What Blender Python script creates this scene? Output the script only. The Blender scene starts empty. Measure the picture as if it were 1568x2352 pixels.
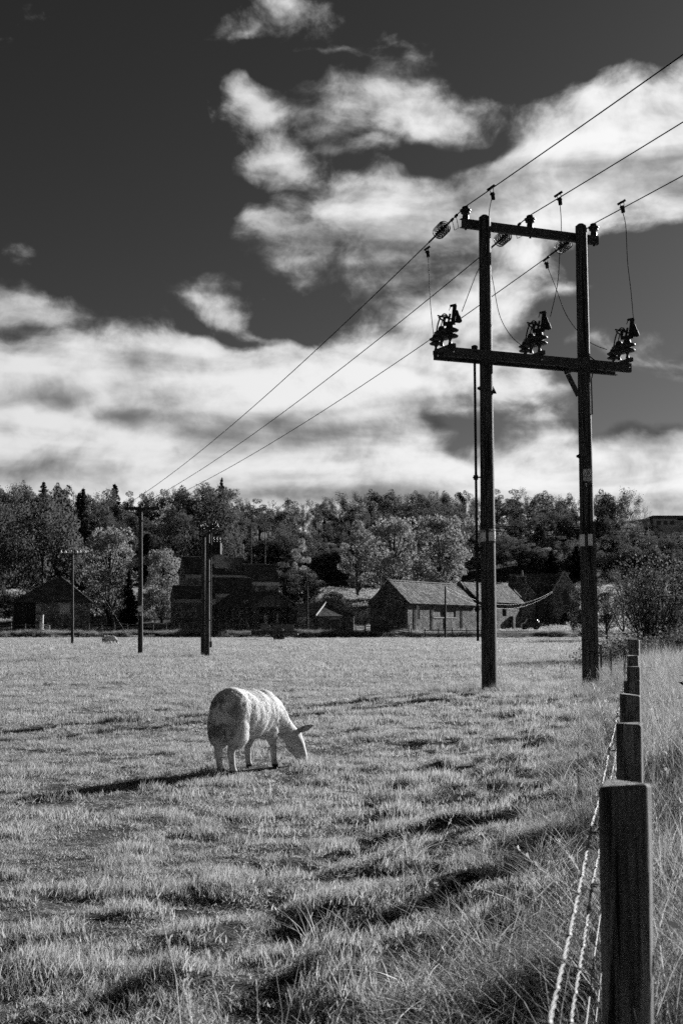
import bpy, bmesh, math, random
import numpy as np
from mathutils import Vector, Matrix

SC = bpy.context.scene
COL = SC.collection
R = math.radians

# ------------------------------------------------------------------ camera
FPX, CXP, CYP = 2860.0, 784.0, 1176.0       # focal length and centre measured on a 1568 x 2352 copy of the photograph
PITCH = math.atan(264.0 / FPX)
CAMZ = 1.50
cam_d = bpy.data.cameras.new('camera')
cam = bpy.data.objects.new('camera', cam_d)
COL.objects.link(cam)
cam.location = (0, 0, CAMZ)
cam.rotation_euler = (R(90) + PITCH, 0, 0)
cam_d.sensor_fit = 'VERTICAL'
cam_d.sensor_height = 36.0
cam_d.sensor_width = 24.0
cam_d.lens = FPX / 2352.0 * 36.0
cam_d.clip_start = 0.1
cam_d.clip_end = 8000
cam_d.dof.use_dof = True
cam_d.dof.focus_distance = 11.0
cam_d.dof.aperture_fstop = 10.0
SC.camera = cam

def ray(px, py):
    u = (px - CXP) / FPX
    v = (CYP - py) / FPX
    return Vector((u, math.cos(PITCH) - v * math.sin(PITCH), math.sin(PITCH) + v * math.cos(PITCH)))

def at(px, py, Y):
    d = ray(px, py)
    return Vector((d.x / d.y * Y, Y, CAMZ + d.z / d.y * Y))

# ------------------------------------------------------------------ light
SUN_AZ, SUN_EL = R(41.5), R(19.2)           # azimuth measured from +Y towards +X
SC.view_settings.view_transform = 'Standard'
SC.view_settings.look = 'None'
SC.view_settings.gamma = 1.0
SC.view_settings.use_curve_mapping = False
SC.view_settings.exposure = 1.0
sun_d = bpy.data.lights.new('sun', 'SUN')
sun_d.energy = 5.0
sun_d.angle = R(0.5)
sun_d.color = (1.0, 1.0, 1.0)
sun = bpy.data.objects.new('sun', sun_d)
COL.objects.link(sun)
sdir = Vector((math.sin(SUN_AZ) * math.cos(SUN_EL), math.cos(SUN_AZ) * math.cos(SUN_EL), math.sin(SUN_EL)))
sun.rotation_euler = sdir.to_track_quat('Z', 'Y').to_euler()
sun.location = sdir * 100

class NT:
    """small node-tree helper"""
    def __init__(self, tree):
        self.t = tree
        self.n = tree.nodes
        self.l = tree.links
    def new(self, kind, **kw):
        nd = self.n.new(kind)
        for k, v in kw.items():
            setattr(nd, k, v)
        return nd
    def put(self, sock, v):
        if isinstance(v, bpy.types.NodeSocket):
            self.l.new(v, sock)
        elif v is not None:
            sock.default_value = v
    def math(self, op, a, b=None, c=None, clamp=False):
        nd = self.new('ShaderNodeMath', operation=op, use_clamp=clamp)
        for i, v in enumerate((a, b, c)):
            if v is not None:
                self.put(nd.inputs[i], v)
        return nd.outputs[0]
    def vmath(self, op, a, b=None):
        nd = self.new('ShaderNodeVectorMath', operation=op)
        self.put(nd.inputs[0], a)
        if b is not None:
            self.put(nd.inputs[1], b)
        return nd.outputs[0]
    def comb(self, x, y, z=0.0):
        nd = self.new('ShaderNodeCombineXYZ')
        for i, v in enumerate((x, y, z)):
            self.put(nd.inputs[i], v)
        return nd.outputs[0]
    def noise(self, vec, scale, detail=4.0, rough=0.5, dist=0.0, color=False, lac=2.0):
        nd = self.new('ShaderNodeTexNoise')
        if vec is not None:
            self.l.new(vec, nd.inputs['Vector'])
        nd.inputs['Scale'].default_value = scale
        nd.inputs['Detail'].default_value = detail
        nd.inputs['Roughness'].default_value = rough
        nd.inputs['Lacunarity'].default_value = lac
        nd.inputs['Distortion'].default_value = dist
        return nd.outputs['Color' if color else 'Fac']
    def mapr(self, v, a, b, c=0.0, d=1.0, smooth=True):
        nd = self.new('ShaderNodeMapRange')
        nd.interpolation_type = 'SMOOTHSTEP' if smooth else 'LINEAR'
        nd.clamp = True
        self.put(nd.inputs[0], v)
        for i, q in enumerate((a, b, c, d)):
            self.put(nd.inputs[i + 1], q)
        return nd.outputs[0]
    def mixf(self, f, a, b):
        nd = self.new('ShaderNodeMix', data_type='FLOAT')
        self.put(nd.inputs[0], f)
        self.put(nd.inputs[2], a)
        self.put(nd.inputs[3], b)
        return nd.outputs[0]

def azel(px, py):
    d = ray(px, py)
    return math.atan2(d.x, d.y), math.atan2(d.z, math.hypot(d.x, d.y))

world = bpy.data.worlds.new('World')
SC.world = world
world.use_nodes = True
world.node_tree.nodes.clear()
W = NT(world.node_tree)

def build_sky():
    out = W.new('ShaderNodeOutputWorld')
    bg = W.new('ShaderNodeBackground')
    bg.inputs['Strength'].default_value = 0.1
    W.l.new(bg.outputs[0], out.inputs['Surface'])
    sky = W.new('ShaderNodeTexSky')
    sky.sky_type = 'NISHITA'
    sky.sun_disc = False
    sky.sun_elevation = SUN_EL
    sky.sun_rotation = SUN_AZ
    sky.altitude = 0
    sky.air_density = 1.0
    sky.dust_density = 0.4
    sky.ozone_density = 1.0
    sep = W.new('ShaderNodeSeparateColor')
    W.l.new(sky.outputs[0], sep.inputs[0])
    # black and white film through a red filter: the sky seen by its red light only
    clear = W.math('MULTIPLY', W.math('POWER', sep.outputs[0], 1.33), SKY_GAIN)
    tc = W.new('ShaderNodeTexCoord')
    sx = W.new('ShaderNodeSeparateXYZ')
    W.l.new(tc.outputs['Generated'], sx.inputs[0])
    x, y, z = sx.outputs
    az = W.math('ARCTAN2', x, y)
    hyp = W.math('SQRT', W.math('ADD', W.math('MULTIPLY', x, x), W.math('MULTIPLY', y, y)))
    el = W.math('ARCTAN2', z, hyp)
    pos = W.comb(az, el, 0.0)
    # domain warp
    wv = W.noise(W.comb(W.math('MULTIPLY', az, 1.0), W.math('MULTIPLY', el, 1.6), 3.7), 7.0, 3, 0.55, color=True)
    wv = W.vmath('MULTIPLY', W.vmath('SUBTRACT', wv, (0.5, 0.5, 0.5)), (0.16, 0.10, 0.0))
    posw = W.vmath('ADD', pos, wv)
    def blob(px, py, rx, ry, rot=0.0, src=None):
        a, e = azel(px, py)
        m = W.new('ShaderNodeMapping', vector_type='TEXTURE')
        m.inputs['Location'].default_value = (a, e, 0)
        m.inputs['Rotation'].default_value = (0, 0, R(rot))
        m.inputs['Scale'].default_value = (rx / FPX, ry / FPX, 1)
        W.l.new(src or posw, m.inputs[0])
        g = W.new('ShaderNodeTexGradient', gradient_type='SPHERICAL')
        W.l.new(m.outputs[0], g.inputs[0])
        return g.outputs['Fac']
    def field(lst, src=None):
        acc = None
        for (px, py, rx, ry, rot, w) in lst:
            b = W.math('MULTIPLY', blob(px, py, rx, ry, rot, src), w)
            acc = b if acc is None else W.math('SMOOTH_MAX', acc, b, 0.12)
        return acc
    thick = field(CLOUDS)
    gaps = field(GAPS)
    # the sky goes on with broken cloud outside the picture
    side = W.mapr(W.math('ABSOLUTE', az), 0.33, 0.7)
    broken = W.noise(W.comb(az, W.math('MULTIPLY', el, 2.2), 9.1), 2.3, 3, 0.5)
    low = W.mapr(el, 0.75, 0.2)
    outer = W.math('MULTIPLY', W.math('MULTIPLY', W.mapr(broken, 0.50, 0.72), low), side)
    thick = W.math('MAXIMUM', thick, W.math('MULTIPLY', outer, 0.8))
    np_ = W.vmath('ADD', W.comb(az, W.math('MULTIPLY', el, 1.3), 1.3), W.vmath('MULTIPLY', wv, (0.5, 0.5, 0)))
    nz = W.noise(np_, 9.0, 7, 0.60)
    nz2 = W.noise(W.vmath('ADD', np_, (0.012, 0.016, 0.0)), 9.0, 7, 0.60)
    relief = W.math('SUBTRACT', nz, nz2)
    wisp = W.noise(W.comb(az, W.math('MULTIPLY', el, 1.25), 6.3), 24.0, 6, 0.62, 0.4)
    f = W.math('SUBTRACT', W.math('ADD', thick, W.math('MULTIPLY', W.math('SUBTRACT', nz, 0.5), 1.55)), gaps)
    f = W.math('ADD', f, W.math('MULTIPLY', W.math('SUBTRACT', wisp, 0.5), 0.75))
    dens = W.mapr(f, 0.10, 0.56)
    # lit tops and grey hollows inside the cloud
    strat = W.noise(W.comb(W.math('MULTIPLY', az, 0.7), W.math('MULTIPLY', el, 3.2), 2.2), 8.5, 4, 0.45, 0.5)
    grey = field(GREYS, W.vmath('ADD', pos, W.vmath('MULTIPLY', wv, (1.6, 0.5, 0))))
    shade = W.math('ADD', W.math('MULTIPLY', W.math('SUBTRACT', strat, 0.47), 2.1), W.math('MULTIPLY', W.math('SUBTRACT', nz, 0.5), 0.5))
    shade = W.math('SUBTRACT', W.math('ADD', W.math('ADD', shade, 0.62), W.math('MULTIPLY', relief, 1.5)), grey)
    core = W.mapr(f, 0.25, 0.85)
    lum = W.math('ADD', W.math('MULTIPLY', core, 0.30), W.math('MULTIPLY', W.mapr(shade, -0.15, 1.0), 0.70))
    # forward scattering: cloud brightens towards the sun
    dt = W.new('ShaderNodeVectorMath', operation='DOT_PRODUCT')
    W.l.new(tc.outputs['Generated'], dt.inputs[0])
    dt.inputs[1].default_value = sdir
    fwd = W.mapr(dt.outputs['Value'], -0.6, 0.95, 0.42, 1.0, smooth=False)
    fwd = W.math('POWER', fwd, 1.6)
    cl = W.math('MULTIPLY', W.math('MULTIPLY', W.math('ADD', W.math('MULTIPLY', W.math('POWER', lum, 1.5), 0.95), 0.05), fwd), CLOUD_GAIN)
    val = W.mixf(dens, clear, cl)
    below = W.mapr(el, -0.05, 0.0)
    val = W.math('MULTIPLY', val, W.math('ADD', W.math('MULTIPLY', below, 0.9), 0.1))
    comb = W.new('ShaderNodeCombineColor')
    for i in range(3):
        W.l.new(val, comb.inputs[i])
    W.l.new(comb.outputs[0], bg.inputs['Color'])

SKY_GAIN = 0.064
CLOUD_GAIN = 4.9
GRASS_VAL = 0.41
# cloud masses: picture position, half axes, tilt, weight
CLOUDS = [
    (1500, 365, 520, 200, 14, 1.5), (1180, 450, 480, 210, 12, 1.5), (930, 500, 380, 210, 5, 1.4), (720, 570, 270, 120, -18, 0.95),
    (900, 240, 340, 130, 4, 0.78), (680, 360, 190, 100, -15, 0.78), (1040, 210, 190, 90, 0, 0.62), (640, 240, 120, 70, 0, 0.55), (800, 330, 170, 70, 0, 0.7),
    (660, 20, 260, 90, 10, 0.46), (590, 80, 120, 60, 40, 0.42), (770, 100, 120, 40, 0, 0.32),
    (20, 930, 540, 215, 0, 1.5), (400, 915, 560, 225, 0, 1.6), (720, 960, 480, 250, 0, 1.5), (960, 850, 300, 260, 30, 1.4),
    (300, 1080, 900, 220, 0, 1.5), (860, 1090, 700, 200, 0, 1.5), (1010, 680, 340, 140, 12, 1.1), (30, 745, 240, 80, 0, 0.75),
    (450, 640, 210, 90, -14, 0.62), (360, 690, 130, 60, 0, 0.5), (330, 625, 110, 40, 0, 0.45), (430, 570, 80, 40, 0, 0.4),
    (1490, 1090, 480, 150, 0, 1.6), (1220, 1100, 400, 120, 0, 1.3), (1250, 1000, 180, 55, 0, 0.95), (1330, 660, 230, 55, 5, 0.80),
    (1240, 890, 200, 100, -20, 0.85), (1520, 805, 160, 65, 0, 0.90), (1420, 765, 130, 55, 0, 0.80), (1150, 720, 260, 120, 15, 0.95),
    (1180, 830, 220, 110, 0, 1.0), (1500, 1010, 200, 70, 0, 0.8),
]
GAPS = [
    (1500, 640, 330, 140, 0, 0.6), (1460, 900, 270, 100, 0, 0.7), (1090, 960, 130, 60, -30, 0.8), (520, 740, 330, 40, -10, 0.4),
    (250, 400, 420, 330, 0, 1.1), (680, 150, 230, 50, 0, 0.55), (540, 200, 90, 90, 0, 0.6), (1250, 90, 420, 150, 0, 0.9), (690, 745, 110, 60, -20, 0.75), (1000, 320, 260, 40, 6, 0.62),
]
GREYS = [
    (40, 905, 150, 50, 0, 0.55), (240, 945, 140, 36, 0, 0.8), (120, 1060, 330, 50, 0, 0.7), (560, 970, 200, 40, 10, 0.4),
    (740, 690, 90, 70, 0, 0.4), (760, 1140, 700, 36, 0, 0.35), (1050, 920, 80, 100, 20, 0.4), (1500, 1150, 300, 36, 0, 0.15), (860, 690, 200, 30, 10, 0.4),
    (880, 320, 200, 30, 5, 0.4),
]
build_sky()
world.cycles.sampling_method = 'MANUAL'
world.cycles.sample_map_resolution = 1024
SC.cycles.use_denoising = False
SC.cycles.use_adaptive_sampling = True
SC.cycles.adaptive_threshold = 0.018
SC.cycles.adaptive_min_samples = 12
SC.cycles.max_bounces = 5
SC.cycles.diffuse_bounces = 2
SC.cycles.glossy_bounces = 2
SC.cycles.transmission_bounces = 6
SC.cycles.transparent_max_bounces = 8
SC.cycles.sample_clamp_indirect = 4.0

# ------------------------------------------------------------------ helpers
def hash2(ix, iy, seed=0):
    h = (ix.astype(np.int64) * 374761393 + iy.astype(np.int64) * 668265263 + seed * 974711) & 0x7fffffff
    h = ((h ^ (h >> 13)) * 1274126177) & 0x7fffffff
    h = (h ^ (h >> 16)) & 0xffff
    return h / 65535.0

def vnoise(x, y, seed=0):
    x = np.asarray(x, float); y = np.asarray(y, float)
    ix = np.floor(x); iy = np.floor(y)
    fx = x - ix; fy = y - iy
    fx = fx * fx * (3 - 2 * fx); fy = fy * fy * (3 - 2 * fy)
    a = hash2(ix, iy, seed); b = hash2(ix + 1, iy, seed)
    c = hash2(ix, iy + 1, seed); d = hash2(ix + 1, iy + 1, seed)
    return (a + (b - a) * fx) * (1 - fy) + (c + (d - c) * fx) * fy

def sstep(a, b, x):
    t = np.clip((np.asarray(x, float) - a) / (b - a), 0, 1)
    return t * t * (3 - 2 * t)

def fence_x(y):
    return -0.043 + 0.236 * y                # line of the stock fence on the right

def rough_mask(x, y):
    """1 where the grass is rank and tussocky: beside the fence and round the poles"""
    d = fence_x(y) - x                        # metres to the left of the fence
    w = 1.3 + 0.10 * np.clip(y, 0, 40)
    m = sstep(w + 1.6, w * 0.2, d)
    m = m * sstep(75, 45, y)
    return m

def ground_z(x, y):
    x = np.asarray(x, float); y = np.asarray(y, float)
    near = sstep(130, 40, y)
    rm = rough_mask(x, y)
    z = (vnoise(x * 0.13, y * 0.13, 1) - 0.5) * 0.08 * near
    z += (vnoise(x * 0.55, y * 0.75, 2) - 0.5) * 0.045 * near
    z += (vnoise(x * 1.6, y * 2.1, 3) - 0.5) * (0.014 + 0.016 * sstep(10, 6, y) + 0.085 * rm) * sstep(60, 25, y)
    z += (vnoise(x * 3.6, y * 4.2, 4) - 0.5) * (0.012 + 0.016 * sstep(11, 6, y) + 0.09 * rm) * sstep(40, 15, y)
    # small hummocks
    z += (0.03 + 0.05 * sstep(11, 6, y) + 0.20 * rm) * np.maximum(0, vnoise(x * 2.9, y * 3.6, 7) - 0.58) * sstep(45, 20, y)
    # low bank the stock fence stands on
    z += 0.24 * sstep(2.4, 0.1, fence_x(y) - x) * sstep(26, 13, y) * sstep(-6, 1, y)
    # a low swell in front of the two big poles
    z += 0.16 * np.exp(-(((x - 3.2) / 3.2) ** 2 + ((y - 25.0) / 5.0) ** 2))
    z += 0.10 * np.exp(-(((x - 1.2) / 1.6) ** 2 + ((y - 17.5) / 3.0) ** 2))
    z *= sstep(1.2, 3.2, np.hypot(x, y)) * 0.9 + 0.1
    # hillside behind the farm
    yy = np.array([-5000, 186, 200, 215, 240, 260, 290, 400, 520, 900, 9000.0])
    zz = np.array([0, 0, 0.5, 2.0, 5.2, 7.6, 10.8, 29.5, 36.0, 38.0, 38.0])
    z += np.interp(y, yy, zz) * (1 + 0.05 * np.sin(x * 0.021 + 1.0) * sstep(200, 300, y))
    z += (vnoise(x * 0.03, y * 0.03, 5) - 0.5) * 1.6 * sstep(200, 260, y)
    # bank up from the field to the farmyard
    z += 0.65 * sstep(166.6, 169.0, y) * sstep(215, 190, y)
    return z

def gz(x, y):
    return float(ground_z(np.array([x]), np.array([y]))[0])

def put_mesh(name, V, F, smooth=False):
    me = bpy.data.meshes.new(name)
    V = np.asarray(V, np.float32)
    F = np.asarray(F, np.int32)
    n = F.shape[1]
    me.vertices.add(len(V)); me.vertices.foreach_set('co', V.ravel())
    me.loops.add(F.size); me.loops.foreach_set('vertex_index', F.ravel())
    me.polygons.add(len(F))
    me.polygons.foreach_set('loop_start', np.arange(0, F.size, n, dtype=np.int32))
    try:
        me.polygons.foreach_set('loop_total', np.full(len(F), n, np.int32))
    except Exception:
        pass
    if smooth:
        me.polygons.foreach_set('use_smooth', np.ones(len(F), bool))
    me.update(calc_edges=True)
    me.validate()
    return me

def link(name, data, parent=None, mat=None):
    o = bpy.data.objects.new(name, data)
    COL.objects.link(o)
    if parent is not None:
        o.parent = parent
    if mat is not None:
        o.data.materials.clear()
        o.data.materials.append(mat)
    return o

def tag(o, label=None, cat=None, group=None, kind=None):
    if label: o['label'] = label
    if cat: o['category'] = cat
    if group: o['group'] = group
    if kind: o['kind'] = kind
    return o

def empty(name, loc=(0, 0, 0), rz=0.0):
    o = bpy.data.objects.new(name, None)
    COL.objects.link(o)
    o.location = loc
    o.rotation_euler = (0, 0, rz)
    o.empty_display_size = 0.2
    return o

def thing(name, label, cat, loc=(0, 0, 0), rz=0.0, group=None):
    return tag(empty(name, loc, rz), label, cat, group)

class MB:
    """collects shapes and links them as one mesh"""
    def __init__(self):
        self.v = []; self.f = []; self.sm = []
    def add(self, vs, fs, smooth=False):
        b = len(self.v)
        self.v.extend([tuple(p) for p in vs])
        for f in fs:
            self.f.append(tuple(i + b for i in f)); self.sm.append(smooth)
        return self
    def box(self, x0, x1, y0, y1, z0, z1):
        vs = [(x, y, z) for z in (z0, z1) for y in (y0, y1) for x in (x0, x1)]
        return self.add(vs, [(0, 2, 3, 1), (4, 5, 7, 6), (0, 1, 5, 4), (2, 6, 7, 3), (0, 4, 6, 2), (1, 3, 7, 5)])
    def bar(self, a, b, w, h, up=(0, 0, 1)):
        a = Vector(a); b = Vector(b); d = (b - a).normalized()
        s = d.cross(Vector(up))
        if s.length < 1e-4: s = d.cross(Vector((1, 0, 0)))
        s.normalize(); u = s.cross(d).normalized()
        vs = []
        for p in (a, b):
            for sy, sz in ((-1, -1), (1, -1), (1, 1), (-1, 1)):
                vs.append(p + s * (w / 2 * sy) + u * (h / 2 * sz))
        return self.add(vs, [(0, 3, 2, 1), (4, 5, 6, 7), (0, 1, 5, 4), (1, 2, 6, 5), (2, 3, 7, 6), (3, 0, 4, 7)])
    def tube(self, pts, rad, n=8, cap=True, smooth=True):
        pts = [Vector(p) for p in pts]
        if not hasattr(rad, '__len__'): rad = [rad] * len(pts)
        rings = []; ref = None
        for i, p in enumerate(pts):
            d = (pts[min(i + 1, len(pts) - 1)] - pts[max(i - 1, 0)])
            d = d.normalized() if d.length > 1e-9 else Vector((0, 0, 1))
            if ref is None:
                ref = d.orthogonal().normalized()
            ref = (ref - d * ref.dot(d))
            ref = ref.normalized() if ref.length > 1e-6 else d.orthogonal().normalized()
            s = d.cross(ref)
            rings.append([p + (ref * math.cos(2 * math.pi * k / n) + s * math.sin(2 * math.pi * k / n)) * rad[i] for k in range(n)])
        vs = [q for r_ in rings for q in r_]
        fs = []
        for i in range(len(pts) - 1):
            for k in range(n):
                a = i * n + k; b = i * n + (k + 1) % n
                fs.append((a, b, b + n, a + n))
        self.add(vs, fs, smooth)
        if cap:
            m = len(pts) - 1
            self.add(rings[0], [tuple(reversed(range(n)))])
            self.add(rings[m], [tuple(range(n))])
        return self
    def lathe(self, a, b, prof, n=14, smooth=True):
        """prof: (t along a-b in metres, radius)"""
        a = Vector(a); d = (Vector(b) - a).normalized()
        return self.tube([a + d * t for t, r_ in prof], [r_ for t, r_ in prof], n, True, smooth) if False else self._lathe(a, d, prof, n, smooth)
    def _lathe(self, a, d, prof, n, smooth):
        u = d.orthogonal().normalized(); s = d.cross(u)
        vs = []; fs = []
        for t, r_ in prof:
            for k in range(n):
                an = 2 * math.pi * k / n
                vs.append(a + d * t + (u * math.cos(an) + s * math.sin(an)) * r_)
        for i in range(len(prof) - 1):
            for k in range(n):
                p = i * n + k; q = i * n + (k + 1) % n
                fs.append((p, q, q + n, p + n))
        self.add(vs, fs, smooth)
        self.add(vs[:n], [tuple(reversed(range(n)))])
        self.add(vs[-n:], [tuple(range(n))])
        return self
    def prism(self, poly, d):
        """poly: 3-D outline, d: extrusion vector"""
        n = len(poly); d = Vector(d)
        vs = [Vector(p) for p in poly] + [Vector(p) + d for p in poly]
        fs = [tuple(reversed(range(n))), tuple(range(n, 2 * n))]
        for i in range(n):
            j = (i + 1) % n
            fs.append((i, j, j + n, i + n))
        return self.add(vs, fs)
    def mesh(self, name):
        me = bpy.data.meshes.new(name)
        me.from_pydata([tuple(p) for p in self.v], [], self.f)
        me.polygons.foreach_set('use_smooth', np.array(self.sm, bool))
        me.update()
        bm = bmesh.new(); bm.from_mesh(me)
        bmesh.ops.recalc_face_normals(bm, faces=bm.faces)
        bm.to_mesh(me); bm.free()
        return me
    def build(self, name, mat, parent=None, bevel=0.0):
        o = link(name, self.mesh(name), parent, mat)
        if bevel:
            m = o.modifiers.new('bevel', 'BEVEL'); m.width = bevel; m.segments = 2; m.limit_method = 'ANGLE'
        return o

# ------------------------------------------------------------------ materials
def material(name, val, var=0.3, scale=6.0, rough=0.85, bump=0.0, bscale=None, stretch=(1, 1, 1), spec=0.3, detail=6, metal=0.0, trans=0.0, rand=0.0, crack=0.0):
    m = bpy.data.materials.new(name)
    m.use_nodes = True
    t = NT(m.node_tree)
    bs = m.node_tree.nodes['Principled BSDF']
    tc = t.new('ShaderNodeTexCoord')
    mp = t.new('ShaderNodeMapping'); mp.inputs['Scale'].default_value = stretch
    t.l.new(tc.outputs['Object'], mp.inputs[0])
    n = t.noise(mp.outputs[0], scale, detail, 0.6)
    v = t.mapr(n, 0.25, 0.75, val * (1 - var), val * (1 + var))
    if rand:
        oi = t.new('ShaderNodeObjectInfo')
        v = t.math('MULTIPLY', v, t.mapr(oi.outputs['Random'], 0, 1, 1 - rand, 1 + rand, smooth=False))
    hc = None
    if crack:      # drying splits and grain along the timber
        m2 = t.new('ShaderNodeMapping'); m2.inputs['Scale'].default_value = (crack, crack, crack * 0.03)
        t.l.new(tc.outputs['Object'], m2.inputs[0])
        hc = t.mapr(t.noise(m2.outputs[0], 1.0, 3, 0.6, 0.6), 0.39, 0.46)
        gr = t.mapr(t.noise(m2.outputs[0], 3.0, 4, 0.6), 0.3, 0.7, 0.6, 1.4)
        v = t.math('MULTIPLY', t.math('MULTIPLY', v, t.mixf(hc, 0.12, 1.0)), gr)
    c = t.new('ShaderNodeCombineColor')
    for i in range(3): t.l.new(v, c.inputs[i])
    t.l.new(c.outputs[0], bs.inputs['Base Color'])
    bs.inputs['Roughness'].default_value = rough
    bs.inputs['Specular IOR Level'].default_value = spec
    bs.inputs['Metallic'].default_value = metal
    if bump:
        b = t.new('ShaderNodeBump'); b.inputs['Strength'].default_value = 0.8; b.inputs['Distance'].default_value = bump
        t.l.new(t.noise(mp.outputs[0], bscale or scale * 2, detail, 0.65), b.inputs['Height'])
        t.l.new(b.outputs[0], bs.inputs['Normal'])
    return m

def leaf_material(name, val, var=0.45, trans=0.5, gloss=0.15, rough=0.45):
    """thin leaf or blade: light comes off it and through it"""
    m = bpy.data.materials.new(name)
    m.use_nodes = True
    t = NT(m.node_tree); m.node_tree.nodes.clear()
    out = t.new('ShaderNodeOutputMaterial')
    oi = t.new('ShaderNodeObjectInfo')
    geo = t.new('ShaderNodeNewGeometry')
    r1 = t.mapr(oi.outputs['Random'], 0, 1, 1 - var, 1 + var, smooth=False)
    r2 = t.mapr(geo.outputs['Random Per Island'], 0, 1, 1 - var, 1 + var, smooth=False)
    v = t.math('MULTIPLY', t.math('MULTIPLY', r1, r2), val)
    c = t.new('ShaderNodeCombineColor')
    for i in range(3): t.l.new(v, c.inputs[i])
    d = t.new('ShaderNodeBsdfDiffuse'); t.l.new(c.outputs[0], d.inputs['Color'])
    tr = t.new('ShaderNodeBsdfTranslucent'); t.l.new(c.outputs[0], tr.inputs['Color'])
    mx = t.new('ShaderNodeMixShader'); mx.inputs[0].default_value = trans
    t.l.new(d.outputs[0], mx.inputs[1]); t.l.new(tr.outputs[0], mx.inputs[2])
    if gloss:
        g = t.new('ShaderNodeBsdfGlossy'); g.inputs['Roughness'].default_value = rough
        g.inputs['Color'].default_value = (gloss, gloss, gloss, 1)
        ad = t.new('ShaderNodeAddShader')
        t.l.new(mx.outputs[0], ad.inputs[0]); t.l.new(g.outputs[0], ad.inputs[1])
        mx = ad
    t.l.new(mx.outputs[0], out.inputs['Surface'])
    return m

def stone_material(name, val, cell=(2.6, 2.6, 5.2), var=0.55, bump=0.05):
    m = bpy.data.materials.new(name)
    m.use_nodes = True
    t = NT(m.node_tree); bs = m.node_tree.nodes['Principled BSDF']
    tc = t.new('ShaderNodeTexCoord')
    mp = t.new('ShaderNodeMapping'); mp.inputs['Scale'].default_value = cell
    t.l.new(tc.outputs['Object'], mp.inputs[0])
    wob = t.vmath('ADD', mp.outputs[0], t.vmath('MULTIPLY', t.noise(mp.outputs[0], 1.2, 3, 0.5, color=True), (0.5, 0.5, 0.5)))
    vo = t.new('ShaderNodeTexVoronoi'); vo.inputs['Scale'].default_value = 1.0; t.l.new(wob, vo.inputs['Vector'])
    ve = t.new('ShaderNodeTexVoronoi', feature='DISTANCE_TO_EDGE'); ve.inputs['Scale'].default_value = 1.0; t.l.new(wob, ve.inputs['Vector'])
    sc = t.new('ShaderNodeSeparateColor'); t.l.new(vo.outputs['Color'], sc.inputs[0])
    v = t.mapr(sc.outputs[0], 0, 1, val * (1 - var), val * (1 + var), smooth=False)
    v = t.math('MULTIPLY', v, t.mapr(ve.outputs['Distance'], 0.0, 0.10, 0.45, 1.0))
    v = t.math('MULTIPLY', v, t.mapr(t.noise(tc.outputs['Object'], 0.6, 4, 0.6), 0.3, 0.7, 0.6, 1.3))
    c = t.new('ShaderNodeCombineColor')
    for i in range(3): t.l.new(v, c.inputs[i])
    t.l.new(c.outputs[0], bs.inputs['Base Color'])
    bs.inputs['Roughness'].default_value = 0.95
    bs.inputs['Specular IOR Level'].default_value = 0.15
    h = t.math('ADD', t.mapr(ve.outputs['Distance'], 0.0, 0.18), t.math('MULTIPLY', t.noise(tc.outputs['Object'], 9.0, 4, 0.6), 0.6))
    h = t.math('ADD', h, t.math('MULTIPLY', sc.outputs[1], 0.5))
    b = t.new('ShaderNodeBump'); b.inputs['Strength'].default_value = 1.0; b.inputs['Distance'].default_value = bump
    t.l.new(h, b.inputs['Height']); t.l.new(b.outputs[0], bs.inputs['Normal'])
    return m

def slate_material(name, val, w=0.35, h=0.28):
    m = bpy.data.materials.new(name)
    m.use_nodes = True
    t = NT(m.node_tree); bs = m.node_tree.nodes['Principled BSDF']
    tc = t.new('ShaderNodeTexCoord')
    s = t.new('ShaderNodeSeparateXYZ'); t.l.new(tc.outputs['Object'], s.inputs[0])
    p = t.comb(t.math('ADD', s.outputs[0], s.outputs[1]), t.math('MULTIPLY', s.outputs[2], 1.35), 0)
    br = t.new('ShaderNodeTexBrick')
    t.l.new(p, br.inputs['Vector'])
    br.inputs['Scale'].default_value = 1.0
    br.inputs['Brick Width'].default_value = w
    br.inputs['Row Height'].default_value = h
    br.inputs['Mortar Size'].default_value = 0.02
    br.inputs['Color1'].default_value = (val * 0.6,) * 3 + (1,)
    br.inputs['Color2'].default_value = (val * 1.35,) * 3 + (1,)
    br.inputs['Mortar'].default_value = (val * 0.4,) * 3 + (1,)
    n = t.mapr(t.noise(tc.outputs['Object'], 0.9, 5, 0.6), 0.3, 0.7, 0.6, 1.35)
    mul = t.vmath('MULTIPLY', br.outputs['Color'], t.comb(n, n, n))
    t.l.new(mul, bs.inputs['Base Color'])
    bs.inputs['Roughness'].default_value = 0.95
    bs.inputs['Specular IOR Level'].default_value = 0.08
    b = t.new('ShaderNodeBump'); b.inputs['Strength'].default_value = 0.7; b.inputs['Distance'].default_value = 0.02
    t.l.new(br.outputs['Fac'], b.inputs['Height']); b.invert = True
    t.l.new(b.outputs[0], bs.inputs['Normal'])
    return m

def glass_material(name):
    m = bpy.data.materials.new(name)
    m.use_nodes = True
    bs = m.node_tree.nodes['Principled BSDF']
    bs.inputs['Base Color'].default_value = (0.85, 0.85, 0.85, 1)
    bs.inputs['Roughness'].default_value = 0.04
    bs.inputs['Transmission Weight'].default_value = 1.0
    bs.inputs['IOR'].default_value = 1.45
    return m

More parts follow.
